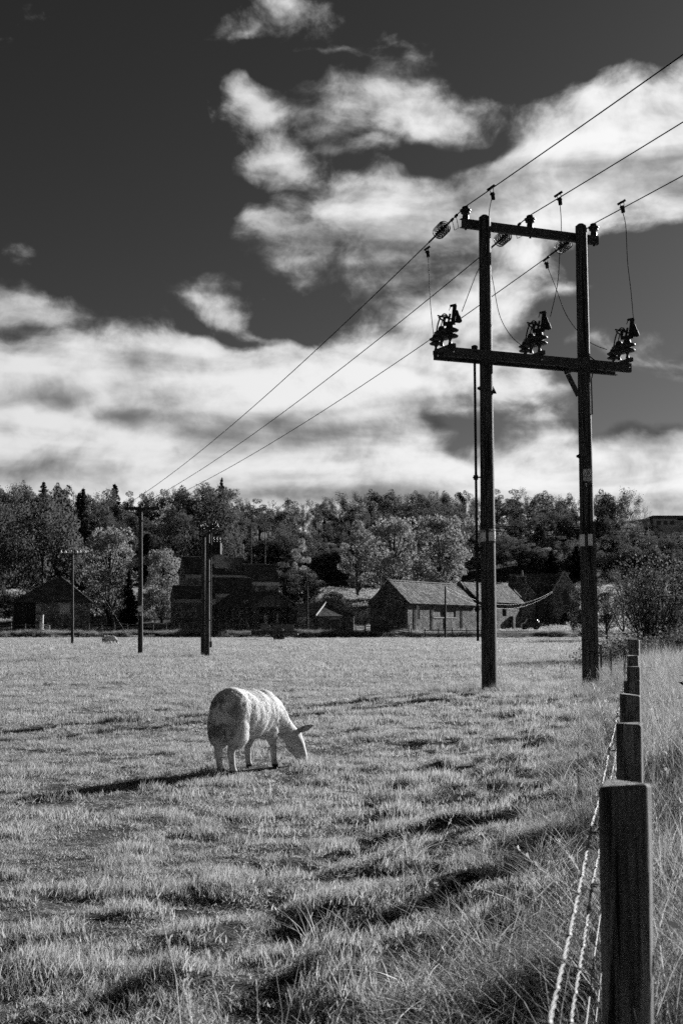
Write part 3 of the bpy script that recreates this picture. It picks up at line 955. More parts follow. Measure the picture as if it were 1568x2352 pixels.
# --- hipped shed at the left with a shuttered window
def left_shed():
    Y0 = 180.0
    x0 = PX(82, Y0); x1 = PX(205, Y0); L = x1 - x0
    t = thing('stone_shed', 'dark hipped stone shed with one pale shuttered window', 'shed', (x0, Y0, 0), R(16))
    ev = ZP(1384, Y0)
    wx0, wx1 = PX(136, Y0) - x0, PX(158.5, Y0) - x0
    wz0, wz1 = ZP(1407, Y0), ZP(1380.5, Y0)
    wz1 = min(wz1, ev - 0.25)
    w = MB(); wall_boxes(w, 0, L, -0.4, ev, 0, 0.5, [(wx0, wx1, wz0, wz1)])
    w.build('front_wall', M['stone_dark'], t)
    MB().box(0, 0.5, 0.5, 8.0, -0.4, ev).build('side_wall', M['stone_dark'], t)
    MB().box(L - 0.5, L, 0.5, 8.0, -0.4, ev).build('side_wall', M['stone_dark'], t)
    MB().box(0.5, L - 0.5, 7.5, 8.0, -0.4, ev).build('back_wall', M['stone_dark'], t)
    for k in range(9):
        ww = 0.75 if k % 2 else 0.45
        MB().box(-0.03, ww, -0.04, 0.3, 0.3 + k * 0.5, 0.3 + k * 0.5 + 0.45).build('quoin', M['dressed'] if k % 3 else M['stone_dark'], t)
    s = MB().box(wx0 + 0.01, wx1 - 0.01, 0.16, 0.2, wz0 + 0.01, wz1 - 0.01).build('shutter', M['shutter'], t)
    n = 7; bw = (wx1 - wx0 - 0.04) / n
    for k in range(n):
        MB().box(wx0 + 0.02 + k * bw + 0.008, wx0 + 0.02 + (k + 1) * bw - 0.008, 0.11, 0.159, wz0 + 0.04, wz1 - 0.04).build('board', M['shutter'], s)
    MB().box(wx0 - 0.35, wx1 + 0.35, -0.05, 0.3, wz1 + 0.002, wz1 + 0.32).build('lintel', M['dressed'], t)
    MB().box(wx0 - 0.2, wx1 + 0.2, -0.1, 0.25, wz0 - 0.25, wz0 - 0.002).build('sill', M['dressed'], t)
    rz = ZP(1326, Y0 + 4)
    lx = PX(33, Y0) - x0
    hip_roof(MB(), lx, L, 0, 8.0, ev, rz, 6.2, 4.0).build('roof', M['slate_dark'], t)
    MB().tube([(lx - 0.25, -0.25, ev + 0.08), (lx + 6.2, 4.0, rz + 0.08)], 0.10, 6).build('hip_tiles', M['slate'], t)
    MB().tube([(L + 0.25, -0.25, ev + 0.08), (L - 4.0, 4.0, rz + 0.08)], 0.12, 6).build('hip_tiles', M['slate_dark'], t)
    # boarded lean-to
    lz = ev - 0.1
    MB().box(lx + 0.3, -0.01, 0.45, 0.6, -0.3, lz).build('lining', M['dark_board'], t)
    for k in range(8):
        a = lx + (0 - lx) * k / 8 + 0.01; b = lx + (0 - lx) * (k + 1) / 8 - 0.01
        zt = lz + (ev - lz) * (k + 0.2) / 8
        MB().box(a, b, 0.3, 0.38, -0.3, zt - 0.05).build('board', M['dark_board'], t)
    MB().box(lx, lx + 0.3, 0.4, 7, -0.3, lz).build('lean_to_wall', M['stone_dark'], t)
left_shed()

# --- farmhouse and its ranges
RB_ROT = 15.0
def range_block(name, label, cat, px0, px1, Y0, D, py_eave, py_ridge, ins, wallm, roofm, wins=(), chim=None, extra=None):
    x0, x1 = PX(px0, Y0), PX(px1, Y0)
    g = gz((x0 + x1) / 2, Y0) - 0.8
    t = thing(name, label, cat, (x0, Y0, 0), R(RB_ROT))
    L = (x1 - x0) / math.cos(R(RB_ROT)); ev = ZP(py_eave, Y0); rg = ZP(py_ridge, Y0 + D / 2)
    hs = [(PX(a, Y0) - x0, PX(b, Y0) - x0, ZP(d, Y0), ZP(c, Y0)) for a, b, c, d in wins]
    w = MB(); wall_boxes(w, 0, L, g, ev, 0, 0.45, hs); w.build('front_wall', wallm, t)
    MB().box(0, 0.45, 0.45, D, g, ev).build('side_wall', wallm, t)
    MB().box(L - 0.45, L, 0.45, D, g, ev).build('side_wall', wallm, t)
    MB().box(0.45, L - 0.45, D - 0.45, D, g, ev).build('back_wall', wallm, t)
    for h in hs: window(t, *h, 0.0)
    rf = gable_roof(MB(), 0, L, 0, D, ev, rg, 0.12, 0.25, 0.12).build('roof', roofm, t)
    for xa in (0.0, L - 0.45):
        MB().prism([(xa, 0, ev + 0.002), (xa, D, ev + 0.002), (xa, D / 2, rg)], (0.45, 0, 0)).build('gable', wallm, t)
    MB().box(-0.25, L + 0.25, -0.36, -0.27, ev - 0.12, ev - 0.01).build('gutter', M['iron'], rf)
    MB().tube([(0, D / 2, rg + 0.12), (L, D / 2, rg + 0.12)], 0.11, 6).build('ridge', M['slate'], rf)
    MB().box(-0.03, L + 0.03, -0.06, -0.002, ev - 0.75, ev - 0.16).build('eaves_course', M['dressed'], t)
    if chim:
        a, b, c, d, yy = chim
        cx0, cx1 = PX(a, Y0 + yy) - x0, PX(b, Y0 + yy) - x0
        ch = MB().box(cx0, cx1, yy, yy + 1.0, ev, ZP(c, Y0 + yy)).build('chimney', M['dressed'], t)
        MB().box(cx0 - 0.1, cx1 + 0.1, yy - 0.1, yy + 1.1, ZP(c, Y0 + yy) + 0.002, ZP(c, Y0 + yy) + 0.2).build('cap', M['dressed'], ch)
        n = 3
        for k in range(n):
            xx = cx0 + (cx1 - cx0) * (k + 0.5) / n
            MB().tube([(xx, yy + 0.5, ZP(c, Y0 + yy) + 0.2), (xx, yy + 0.5, ZP(c, Y0 + yy) + 0.75)], [0.17, 0.13], 8).build('chimney_pot', M['rust'], ch)
    return t

range_block('farmhouse', 'tall dark farmhouse with a square chimney behind the twin poles', 'house', 425, 565, 206, 8.0, 1317, 1281, (1.0, 1.4), M['stone_dark'], M['slate_dark'],
            [(446, 454, 1333, 1352), (470, 478, 1333, 1352), (536, 545, 1335, 1352)], (497, 518, 1266, 1300, 1.2))
range_block('house', 'lower dark farmhouse wing right of the chimney, wide window', 'house', 567, 639, 207, 7.0, 1334, 1298, (0.3, 1.4), M['stone_dark'], M['slate_dark'],
            [(578, 588, 1337, 1352), (593, 612, 1336, 1357)], None)
range_block('outbuilding', 'stone outbuilding with broad sloping roof below the farmhouse', 'outbuilding', 494, 581, 197, 6.0, 1361, 1328, (3.4, 3.0), M['stone_dark'], M['slate_dark'],
            [(512, 522, 1372, 1390)], None)
range_block('outbuilding', 'low stone outbuilding left of the twin poles with long roof', 'outbuilding', 402, 492, 193, 5.5, 1373, 1347, (2.6, 0.5), M['stone_dark'], M['slate_dark'],
            [(420, 432, 1385, 1402), (452, 462, 1388, 1440)], None)

# --- open fronted cart shed with a boarded gable
def cart_shed():
    Y0 = 176.0; a = R(25)
    t = thing('cart_shed', 'open cart shed with boarded gable on stone piers', 'shed', (PX(580, Y0), Y0, 0), a)
    Wd, L, ev, rg = 6.8, 18.0, 4.40, 6.60
    # gable (local y = 0) : piers, boards above
    for x0, x1 in ((0, 0.95), (Wd - 0.95, Wd)):
        MB().box(x0, x1, 0, 0.7, -0.4, ev).build('pier', M['stone'], t, 0.03)
    for x0 in (2.2, 4.3):
        MB().box(x0, x0 + 0.55, 3.0, 3.5, -0.4, ev).build('pier', M['stone_dark'], t)
    n = 26
    for k in range(n):
        xa = Wd * k / n + 0.008; xb = Wd * (k + 1) / n - 0.008
        h0 = ev + (rg - ev) * (1 - abs(xa - Wd / 2) / (Wd / 2)); h1 = ev + (rg - ev) * (1 - abs(xb - Wd / 2) / (Wd / 2))
        MB().prism([(xa, 0.1, ev - 0.12), (xb, 0.1, ev - 0.12), (xb, 0.1, h1 - 0.03), (xa, 0.1, h0 - 0.03)], (0, 0.05 + 0.02 * (k % 3), 0)).build('board', M['board'], t)
    MB().box(0, Wd, 0.2, 0.45, ev - 0.28, ev).build('beam', M['dark_board'], t)
    # long side towards the left
    for k in range(6):
        y0 = 1.9 + k * 2.9
        MB().box(0, 0.65, y0, y0 + 0.9, -0.4, ev - 0.28).build('pier', M['stone_dark'], t)
    MB().box(0.05, 0.4, 0.71, L, ev - 0.278, ev).build('beam', M['dark_board'], t)
    w = MB(); side_wall(w, 0.71, L, -0.4, ev, Wd - 0.45, Wd, [(6.0, 8.6, 0.4, 3.6), (10.4, 12.8, -0.4, 3.6), (14, 16.4, 0.6, 3.6)])
    w.build('back_wall', M['stone_dark'], t)
    MB().box(0, Wd, L - 0.4, L, -0.4, ev).build('end_wall', M['stone_dark'], t)
    r_ = MB()
    m2 = gable_roof(MB(), -0.2, L + 0.2, 0, Wd, ev, rg, 0.12, 0.35, 0.2)
    r_.add([(p[1], p[0], p[2]) for p in m2.v], m2.f)
    rf = r_.build('roof', M['slate_dark'], t)
    MB().bar((-0.3, -0.42, ev - 0.12), (Wd / 2, -0.42, rg + 0.08), 0.05, 0.2).build('bargeboard', M['board'], rf)
    MB().bar((Wd / 2, -0.42, rg + 0.08), (Wd + 0.35, -0.42, ev - 0.12), 0.05, 0.2).build('bargeboard', M['board'], rf)
    MB().prism([(0.9, 5.0, ev + 0.66), (0.9, 6.6, ev + 0.66), (1.25, 6.6, ev + 0.92), (1.25, 5.0, ev + 0.92)], (0, 0, 0.05)).build('roof_patch', M['whitewash'], rf)
cart_shed()

def hip_shed():
    Y0 = 177.0; a = R(25)
    t = thing('hipped_shed', 'low hipped stone shed between the cart shed and barn', 'shed', (PX(727, Y0), Y0, 0), a)
    Wd, L, ev, rg = 5.75, 13.0, 3.05, 5.0
    w = MB(); wall_boxes(w, 0, Wd, -0.4, ev, 0, 0.45, [(2.2, 3.5, 1.3, 2.55)]); w.build('front_wall', M['stone_dark'], t)
    MB().box(0, 0.45, 0.45, L, -0.4, ev).build('side_wall', M['stone_dark'], t)
    MB().box(Wd - 0.45, Wd, 0.45, L, -0.4, ev).build('side_wall', M['stone_dark'], t)
    MB().box(2.21, 3.49, 0.05, 0.3, 1.31, 2.54).build('blocked_window', M['brick'], t)
    MB().box(2.0, 3.7, -0.05, 0.3, 2.552, 2.85).build('lintel', M['dressed'], t)
    mb = MB(); m2 = hip_roof(MB(), 0, L, 0, Wd, ev, rg, 3.2, 1.0)
    mb.add([(p[1], p[0], p[2]) for p in m2.v], m2.f)
    rf = mb.build('roof', M['slate_dark'], t)
    MB().tube([(-0.25, -0.25, ev + 0.06), (Wd / 2, 3.2, rg + 0.06)], 0.13, 6).build('hip_tiles', M['whitewash'], rf)
    MB().tube([(Wd + 0.25, -0.25, ev + 0.06), (Wd / 2, 3.2, rg + 0.06)], 0.11, 6).build('hip_tiles', M['slate'], rf)
    MB().tube([(Wd, -0.06, 0.0), (Wd, -0.06, ev)], 0.05, 6).build('downpipe', M['whitewash'], t)
hip_shed()

# --- house with a gothic porch gable and buttresses
def gothic_house():
    Y0 = 216.0
    x0, x1 = PX(1266, Y0), PX(1329, Y0); Wd = x1 - x0
    t = thing('gothic_house', 'stone house with gothic gable, stepped buttresses and tall stone chimney', 'house', (x0, Y0, 0))
    ev, rg = ZP(1367, Y0), ZP(1314, Y0)
    g = -0.5
    xm = Wd * 0.5
    # gable front with a pointed door and a lancet
    def arch(cx, hw, zb, zs, zt, n=6):
        pts = [(cx - hw, zb), (cx - hw, zs)]
        for k in range(1, n): pts.append((cx - hw + hw * k / n, zs + (zt - zs) * math.sin(math.pi / 2 * k / n) ** 0.9))
        pts.append((cx, zt))
        return pts + [(2 * cx - p[0], p[1]) for p in reversed(pts[:-1])]
    d_ = arch(xm, 0.75, g, 2.9, 4.1)
    half = d_[:len(d_) // 2 + 1]
    for s in (1, -1):
        def mx(p): return p if s > 0 else (2 * xm - p[0], p[1])
        poly = [mx((0.0, g)), mx((xm - 0.75, g))] + [mx(p) for p in half[1:]] + [mx((xm, rg)), mx((0.0, ev))]
        MB().prism([(p[0], 0, p[1]) for p in poly], (0, 0.5, 0)).build('gable_wall', M['stone_dark'], t)
    MB().box(xm - 0.74, xm + 0.74, 0.42, 0.48, g, 4.05).build('door', M['dark_board'], t)
    lw = arch(xm, 0.32, 5.3, 7.2, 8.1)
    fr = MB().prism([(p[0], -0.06, p[1]) for p in lw], (0, 0.05, 0)).build('lancet_window', M['pane'], t)
    MB().box(xm - 0.5, xm + 0.5, -0.12, -0.002, 5.1, 5.28).build('sill', M['dressed'], fr)
    MB().box(0, Wd, -0.05, -0.002, ZP(1343, Y0) - 0.1, ZP(1343, Y0) + 0.06).build('string_course', M['dressed'], t)
    for bx in (-0.35, Wd * 0.62):
        b = MB()
        for (w_, d2, z0, z1) in ((0.75, 1.1, g, 2.6), (0.65, 0.8, 2.6, 4.9), (0.55, 0.5, 4.9, 6.9)):
            b.box(bx, bx + w_, -d2, -0.001, z0, z1)
            b.prism([(bx - 0.04, -d2 - 0.05, z1), (bx - 0.04, 0, z1), (bx - 0.04, 0, z1 + 0.45)], (w_ + 0.08, 0, 0))
        b.build('buttress', M['stone'], t)
    MB().box(0, 0.45, 0.502, 9, g, ev).build('side_wall', M['stone_dark'], t)
    MB().box(Wd - 0.45, Wd, 0.502, 9, g, ev).build('side_wall', M['stone_dark'], t)
    for s, nm in ((-1, 'coping'), (1, 'coping')):
        xe = -0.2 if s < 0 else Wd + 0.2
        MB().bar((xe, 0.15, ev - 0.05), (xm, 0.15, rg + 0.15), 0.55, 0.18).build(nm, M['dressed'], t)
    r1 = MB(); m2 = gable_roof(MB(), 0.5, 9.0, 0, Wd, ev, rg - 0.1, 0.12, 0.2, 0.0)
    r1.add([(p[1], p[0], p[2]) for p in m2.v], m2.f); r1.build('roof', M['slate_dark'], t)
    # main range to the left
    Y1 = 2.6
    lx = PX(1175, Y0 + 3) - x0
    w = MB(); wall_boxes(w, PX(1228, Y0 + Y1) - x0, -0.002, g, ev, Y1, Y1 + 0.45, [(-1.7, -0.8, 3.6, 5.4)]); w.build('front_wall', M['stone_dark'], t)
    window(t, -1.7, -0.8, 3.6, 5.4, Y1)
    gable_roof(MB(), lx, xm - 0.6, Y1, Y1 + 6.5, ev, rg - 0.15, 0.12, 0.25, 0.0).build('roof', M['slate_dark'], t)
    bx0 = PX(1178, Y0 + 2) - x0; bx1 = PX(1229, Y0 + 2) - x0
    MB().prism([(bx0, 1.8, g), (bx1, 1.8, g), (bx1, 1.8, ZP(1366, Y0)), (bx0 + 2.2, 1.8, ZP(1338, Y0)), (bx0, 1.8, ZP(1350, Y0))], (0, 0.5, 0)).build('gable_wall', M['stone_dark'], t)
    MB().bar((bx1 + 0.1, 2.0, ZP(1365, Y0)), (bx0 + 2.1, 2.0, ZP(1336, Y0)), 0.5, 0.16).build('coping', M['dressed'], t)
    cx0, cx1 = PX(1187, Y0 + 2) - x0, PX(1208, Y0 + 2) - x0
    zt = ZP(1325, Y0 + 2)
    ch = MB().box(cx0, cx1, 1.7, 2.9, ZP(1356, Y0), zt).build('chimney', M['stone'], t, 0.05)
    MB().box(cx0 - 0.1, cx1 + 0.1, 1.6, 3.0, zt + 0.002, zt + 0.22).build('cap', M['dressed'], ch)
    MB().tube([(cx1 - 0.6, 2.3, zt + 0.2), (cx1 - 0.6, 2.3, zt + 1.2)], [0.2, 0.15], 8).build('chimney_pot', M['rust'], ch)
gothic_house()

def hilltop():
    Y0 = 372.0
    x0, x1 = PX(1505, Y0), PX(1560, Y0)
    zb = ZP(1214, Y0); zt = ZP(1187, Y0)
    t = thing('hilltop_house', 'pale flat roofed house on the hilltop at the right edge', 'house', (x0, Y0, gz(x0, Y0)))
    o = t.location.z
    MB().box(0, x1 - x0, 0, 8, -1, zt - 0.55 - o).build('wall', M['whitewash'], t)
    MB().box(x1 - x0 + 0.002, x1 - x0 + 4.0, 0.6, 8, -1, zt - 1.0 - o).build('wall', M['whitewash'], t)
    MB().box(-0.3, x1 - x0 + 4.4, -0.4, 8.3, zt - 0.548 - o, zt - o + 0.35).build('roof', M['slate_dark'], t)
    MB().box(-6.4, -1.6, 0.5, 7, -1, zt - 1.3 - o).build('wall', M['whitewash'], t)
    MB().prism([(-7.0, 0.2, zt - 1.3 - o), (-1.2, 0.2, zt - 1.3 - o), (-1.2, 0.2, zt - 0.3 - o)], (0, 7, 0)).build('roof', M['dressed'], t)
    for k in range(3):
        MB().box(1.0 + k * 2.0, 2.2 + k * 2.0, -0.05, -0.001, zt - 2.4 - o, zt - 1.2 - o).build('window', M['pane'], t)
hilltop()

def field_wall(px0, px1, Y0, h, label):
    x0, x1 = PX(px0, Y0), PX(px1, Y0)
    t = thing('field_wall', label, 'wall', (x0, Y0, gz((x0 + x1) / 2, Y0)))
    MB().box(0, x1 - x0, 0, 0.6, -0.8, h).build('wall_body', M['stone_dark'], t, 0.06)
    n = int((x1 - x0) / 0.5)
    for k in range(n):
        MB().box(k * 0.5 + 0.02, k * 0.5 + 0.48, -0.03, 0.63, h + 0.002, h + 0.16 + 0.05 * ((k * 7) % 3)).build('cope_stone', M['stone'], t)
field_wall(735, 868, 214, 2.3, 'dark stone field wall in front of the bright upper paddock')
field_wall(205, 312, 214, 1.2, 'low stone wall behind the hipped shed at the left')

# ------------------------------------------------------------------ trees
L_MID = leaf_material('autumn_leaves', 0.145, 0.18, 0.32, 0.0)
L_BRIGHT = leaf_material('pale_autumn_leaves', 0.34, 0.16, 0.34, 0.0)
L_DARK = leaf_material('evergreen_needles', 0.050, 0.3, 0.15, 0.015, 0.45)
L_GLINT = leaf_material('glossy_leaves', 0.20, 0.6, 0.4, 0.012, 0.45)

def unit(rng, n):
    v = rng.normal(0, 1, (n, 3)); return v / np.linalg.norm(v, axis=1)[:, None]

def leaf_quads(rng, C, size, flat=0.0, aspect=0.6):
    n = len(C)
    a = unit(rng, n); b = unit(rng, n)
    if flat: a[:, 2] *= (1 - flat); a /= np.linalg.norm(a, axis=1)[:, None]
    b -= a * (a * b).sum(1)[:, None]; b /= np.linalg.norm(b, axis=1)[:, None]
    s = size * rng.uniform(0.55, 1.3, n)[:, None]
    V = np.stack([C - a * s, C - b * s * aspect, C + a * s, C + b * s * aspect], 1).reshape(-1, 3)
    F = np.arange(4 * n).reshape(n, 4)
    return V, F

def crown_from_clumps(name, rng, cen, rad, per, size, aspect=0.6):
    C = []
    for c, r_ in zip(cen, rad):
        k = max(6, int(per * (r_ / np.mean(rad)) ** 2))
        d = unit(rng, k) * (r_ * rng.uniform(0.25, 1, k) ** 0.45)[:, None]
        d[:, 2] *= 0.75
        C.append(c + d)
    C = np.concatenate(C)
    return put_mesh(name, *leaf_quads(rng, C, size, aspect=aspect))

def limb(mb, a, b, r0, r1, rng, n=5, sag=0.1):
    a = Vector(a); b = Vector(b); m = (a + b) / 2
    L = (b - a).length
    m += Vector((rng.uniform(-1, 1), rng.uniform(-1, 1), rng.uniform(-0.2, 1))) * L * sag
    q1 = a * 0.45 + m * 0.55; q2 = m * 0.55 + b * 0.45
    mb.tube([a, q1, q2, b], [r0, r0 * 0.7 + r1 * 0.3, r0 * 0.35 + r1 * 0.65, r1], n, False)

def broadleaf(seed, H, Rx, base, nclump, per, size, rr=(0.22, 0.34), shell=0.55, trunk_r=0.26):
    rng = np.random.RandomState(seed)
    mid = (H + base) / 2; hz = (H - base) / 2
    cen = []; rad = []
    tries = 0
    while len(cen) < nclump and tries < 5000:
        tries += 1
        d = unit(rng, 1)[0]; t = rng.uniform(shell, 1.0)
        lob = 0.78 + 0.44 * vnoise(np.array([d[0] * 1.7 + seed]), np.array([d[2] * 1.7 + d[1] * 1.3 + seed * 3]))[0]
        p = np.array([d[0] * Rx * t * lob, d[1] * Rx * t * lob, mid + d[2] * hz * t * lob])
        p[:2] *= 1.0 - 0.25 * max(0, d[2])
        r_ = Rx * rng.uniform(*rr)
        if all(np.linalg.norm(p - q) > 0.62 * r_ for q in cen):
            cen.append(p); rad.append(r_)
    cr = crown_from_clumps('crown', rng, cen, rad, per, size)
    mb = MB()
    tip = Vector((rng.uniform(-.3, .3), rng.uniform(-.3, .3), H * 0.72))
    mb.tube([(0, 0, -0.4), (0.03, 0, 0.5), (0.1, 0.05, base), tip * 0.7, tip], [trunk_r * 1.5, trunk_r * 1.05, trunk_r * 0.9, trunk_r * 0.55, trunk_r * 0.2], 7, False)
    for c, r_ in list(zip(cen, rad))[:26]:
        t0 = rng.uniform(0.75, 1.15) * base if c[2] < mid else rng.uniform(base, mid)
        limb(mb, (0.08, 0.04, t0), c, trunk_r * 0.42, 0.04, rng, 4)
    return mb.mesh('trunk'), cr

def spruce(seed, H, Rb, base=0.8, per=26, size=0.3):
    rng = np.random.RandomState(seed)
    C = []
    mb = MB(); mb.tube([(0, 0, -0.3), (0, 0, H * 0.6), (0, 0, H)], [0.24, 0.13, 0.02], 6, False)
    z = base
    while z < H - 0.25:
        R_ = Rb * (1 - (z - base) / (H - base)) ** 0.85 + 0.16
        nb = max(4, int(5 + R_ * 2.4))
        for k in range(nb):
            a = rng.uniform(0, 6.283); L = R_ * rng.uniform(0.65, 1.15)
            n = int(8 + per * L / Rb)
            t = rng.uniform(0.1, 1, n)
            w = 0.2 * L * (1.05 - t)
            x = t * L; dz = -0.28 * t * L + 0.12 * L * t * t
            off = rng.normal(0, 1, n) * w
            C.append(np.stack([np.cos(a) * x - np.sin(a) * off, np.sin(a) * x + np.cos(a) * off, z + dz + rng.normal(0, 0.06, n)], 1))
        z += 0.26 + 0.16 * rng.uniform()
    C = np.concatenate(C)
    return mb.mesh('trunk'), put_mesh('crown', *leaf_quads(rng, C, size, 0.5, 0.4))

def bare_tree(seed, H, spread=0.5, leafn=500, size=0.2, trunk_r=0.2, upright=0.6):
    rng = random.Random(seed); mb = MB(); tips = []
    def grow(p, d, L, r_, lev):
        d = Vector(d).normalized()
        q = p + d * L * 0.5 + Vector((rng.uniform(-1, 1), rng.uniform(-1, 1), rng.uniform(-.3, .6))) * L * 0.06
        e = q + (d + Vector((0, 0, 0.12 * upright))).normalized() * L * 0.5
        mb.tube([p, q, e], [r_, r_ * 0.8, r_ * 0.62], 4 if lev < 2 else 3, False)
        if lev >= 4 or L < 0.45:
            tips.append(e); tips.append(q); return
        kids = 3 if lev < 1 else rng.choice((2, 3, 3)) if lev < 4 else 2
        for k in range(kids):
            a = rng.uniform(0, 6.283); s = spread * rng.uniform(0.6, 1.3)
            o = d.orthogonal().normalized(); o.rotate(Matrix.Rotation(a, 3, d))
            nd = d + o * s + Vector((0, 0, 0.18 * upright))
            grow(e if k < 2 else q, nd, L * rng.uniform(0.66, 0.86), max(r_ * 0.58, 0.02), lev + 1)
    grow(Vector((0, 0, -0.4)), (rng.uniform(-.05, .05), rng.uniform(-.05, .05), 1), H * 0.30, trunk_r, 0)
    zt = max(t.z for t in tips)
    nr = np.random.RandomState(seed)
    T = np.array([tuple(t) for t in tips])
    idx = nr.randint(0, len(T), leafn)
    C = T[idx] + nr.normal(0, 0.32, (leafn, 3))
    return mb.mesh('trunk'), put_mesh('crown', *leaf_quads(nr, C, size))

KIND = {
    'oak0': (broadleaf(1, 12.5, 5.2, 0.5, 68, 140, 0.21), L_MID, M['bark']),
    'oak1': (broadleaf(2, 12.0, 4.6, 0.5, 62, 140, 0.20), L_MID, M['bark']),
    'oak2': (broadleaf(3, 13.0, 4.2, 0.4, 64, 130, 0.20), L_BRIGHT, M['bark']),
    'ash0': (broadleaf(4, 13.5, 3.3, 1.8, 38, 110, 0.18, (0.22, 0.36), 0.4), L_MID, M['bark']),
    'ash1': (broadleaf(5, 12.5, 3.0, 0.8, 38, 110, 0.18, (0.22, 0.36), 0.35), L_BRIGHT, M['bark_pale']),
    'spruce0': (spruce(6, 13.5, 3.0), L_DARK, M['bark']),
    'spruce1': (spruce(7, 12.5, 2.5), L_DARK, M['bark']),
    'pine0': (broadleaf(8, 13.0, 3.1, 3.5, 28, 140, 0.18, (0.26, 0.42), 0.3), L_DARK, M['bark']),
    'bare0': (bare_tree(9, 14.0, 0.52, 1500, 0.14), L_MID, M['bark_pale']),
    'bare1': (bare_tree(10, 13.5, 0.42, 2200, 0.14, upright=0.9), L_MID, M['bark_pale']),
    'bare2': (bare_tree(12, 13.0, 0.60, 600, 0.12), L_BRIGHT, M['bark_pale']),
}
for k, ((tr, cr), lm, bk) in KIND.items():
    tr.materials.append(bk); cr.materials.append(lm)
TOPS = {}
for k, ((tr, cr), lm, bk) in KIND.items():
    co = np.empty(len(cr.vertices) * 3, np.float32); cr.vertices.foreach_get('co', co)
    TOPS[k] = (float(np.percentile(co[2::3], 99.7)), float(np.percentile(np.abs(co[0::3]), 98)))

def tree(name, label, kind, x, y, H, width=None, rz=0.0, group=None, sink=0.0, leaf=None):
    """H: height in metres, width: crown half width in metres"""
    (tr, cr), lm, bk = KIND[kind]
    top, rx = TOPS[kind]
    s = H / top; sx = s if width is None else width / rx
    t = thing(name, label, 'tree', (x, y, gz(x, y) - sink), rz, group)
    a = link('trunk', tr, t); b = link('crown', cr, t)
    for o in (a, b): o.scale = (sx, sx, s)
    if leaf is not None:
        b.material_slots[0].link = 'OBJECT'; b.material_slots[0].material = leaf
    return t

def tree_px(name, label, kind, px, py_top, Y, wpx=None, rz=0.0, group=None, leaf=None):
    x = PX(px, Y); z = ZP(py_top, Y); g = gz(x, Y)
    return tree(name, label, kind, x, Y, z - g, None if wpx is None else wpx * Y / FPX, rz, group, 0.0, leaf)

# trees that stand out by themselves
tree_px('broad_tree', 'big dark round tree standing behind the hipped shed at far left', 'oak0', 95, 1132, 232, 88, 0.5)
tree_px('broad_tree', 'round tree cut by the left edge of the picture', 'oak1', -10, 1150, 240, 60, 2.5)
tree_px('pale_tree', 'pale leafy tree between the hipped shed and the crossarm pole', 'oak2', 250, 1213, 214, 58, 1.2)
tree_px('pale_tree', 'tall pale tree directly right of the crossarm pole', 'ash1', 384, 1160, 240, 46, 0.2)
tree_px('pale_bush', 'bushy pale tree at the foot of the tall pale tree', 'oak2', 372, 1262, 216, 42, 4.0)
tree_px('ivy_tree', 'tall shaggy tree with bright right side above the farmhouse', 'oak1', 487, 1128, 246, 66, 3.6)
tree_px('spruce_tree', 'small dark spruce peaking beside the shaggy tree', 'spruce0', 506, 1104, 262, 20, 0.0)
tree_px('spruce_tree', 'dark narrow conifer left of the crossarm pole on the skyline', 'spruce1', 187, 1126, 262, 26, 1.0)
tree_px('pine_tree', 'dark evergreen with two blunt tops behind the big left tree', 'pine0', 140, 1117, 258, 30, 2.0)
tree_px('evergreen_tree', 'dark cone shaped evergreen beside the crossarm pole foot', 'spruce1', 296, 1310, 205, 20, 2.0)
tree_px('orchard_tree', 'small dark crooked tree on the paddock right of the farmhouse', 'ash0', 655, 1292, 226, 44, 0.6)
tree_px('orchard_tree', 'small dark tree beside the crooked one, above the cart shed gable', 'oak1', 700, 1306, 232, 44, 2.6)
tree_px('thin_tree', 'slim sunlit tree rising behind the orchard trees', 'ash1', 690, 1238, 262, 26, 1.7)
tree_px('paddock_bush', 'low leafy bush by the paddock fence above the hipped shed', 'oak1', 765, 1356, 222, 28, 1.0)
tree_px('broad_tree', 'sunlit round tree left of the group above the barn roof', 'ash1', 822, 1196, 262, 42, 3.0)
tree_px('broad_tree', 'large round tree in the middle of the group above the barn', 'oak2', 905, 1190, 258, 62, 0.9)
tree_px('broad_tree', 'bright edged round tree touching the left of the big pole', 'oak2', 1012, 1186, 250, 62, 5.1)
tree_px('skyline_tree', 'left of two round topped trees on the skyline right of poles', 'oak1', 1396, 1128, 350, 30, 0.4)
tree_px('skyline_tree', 'right of two round topped trees on the skyline right of poles', 'bare1', 1442, 1124, 356, 36, 1.3)
tree_px('bare_tree', 'thin leafless tree beside the hilltop house', 'bare2', 1488, 1150, 352, 30, 0.3)

for px_, top_, Y_, k_, w_, lab_ in ((1338, 1345, 150, 'oak1', 30, 'dark hedge bush between the gothic house and right big pole'), (1392, 1330, 135, 'ash0', 36, 'dark hedge bush just right of the right big pole'),
                               (1432, 1300, 128, 'bare1', 40, 'thin dark hedge tree left of the large shrub'), (1490, 1310, 132, 'oak1', 44, 'dark hedge bush behind the large shrub'), (1550, 1290, 130, 'ash0', 44, 'dark hedge bush at the right edge behind the shrub')):
    tree_px('hedge_bush', lab_, k_, px_, top_, Y_, w_, px_ * 0.1, 'hedge behind the shrub')

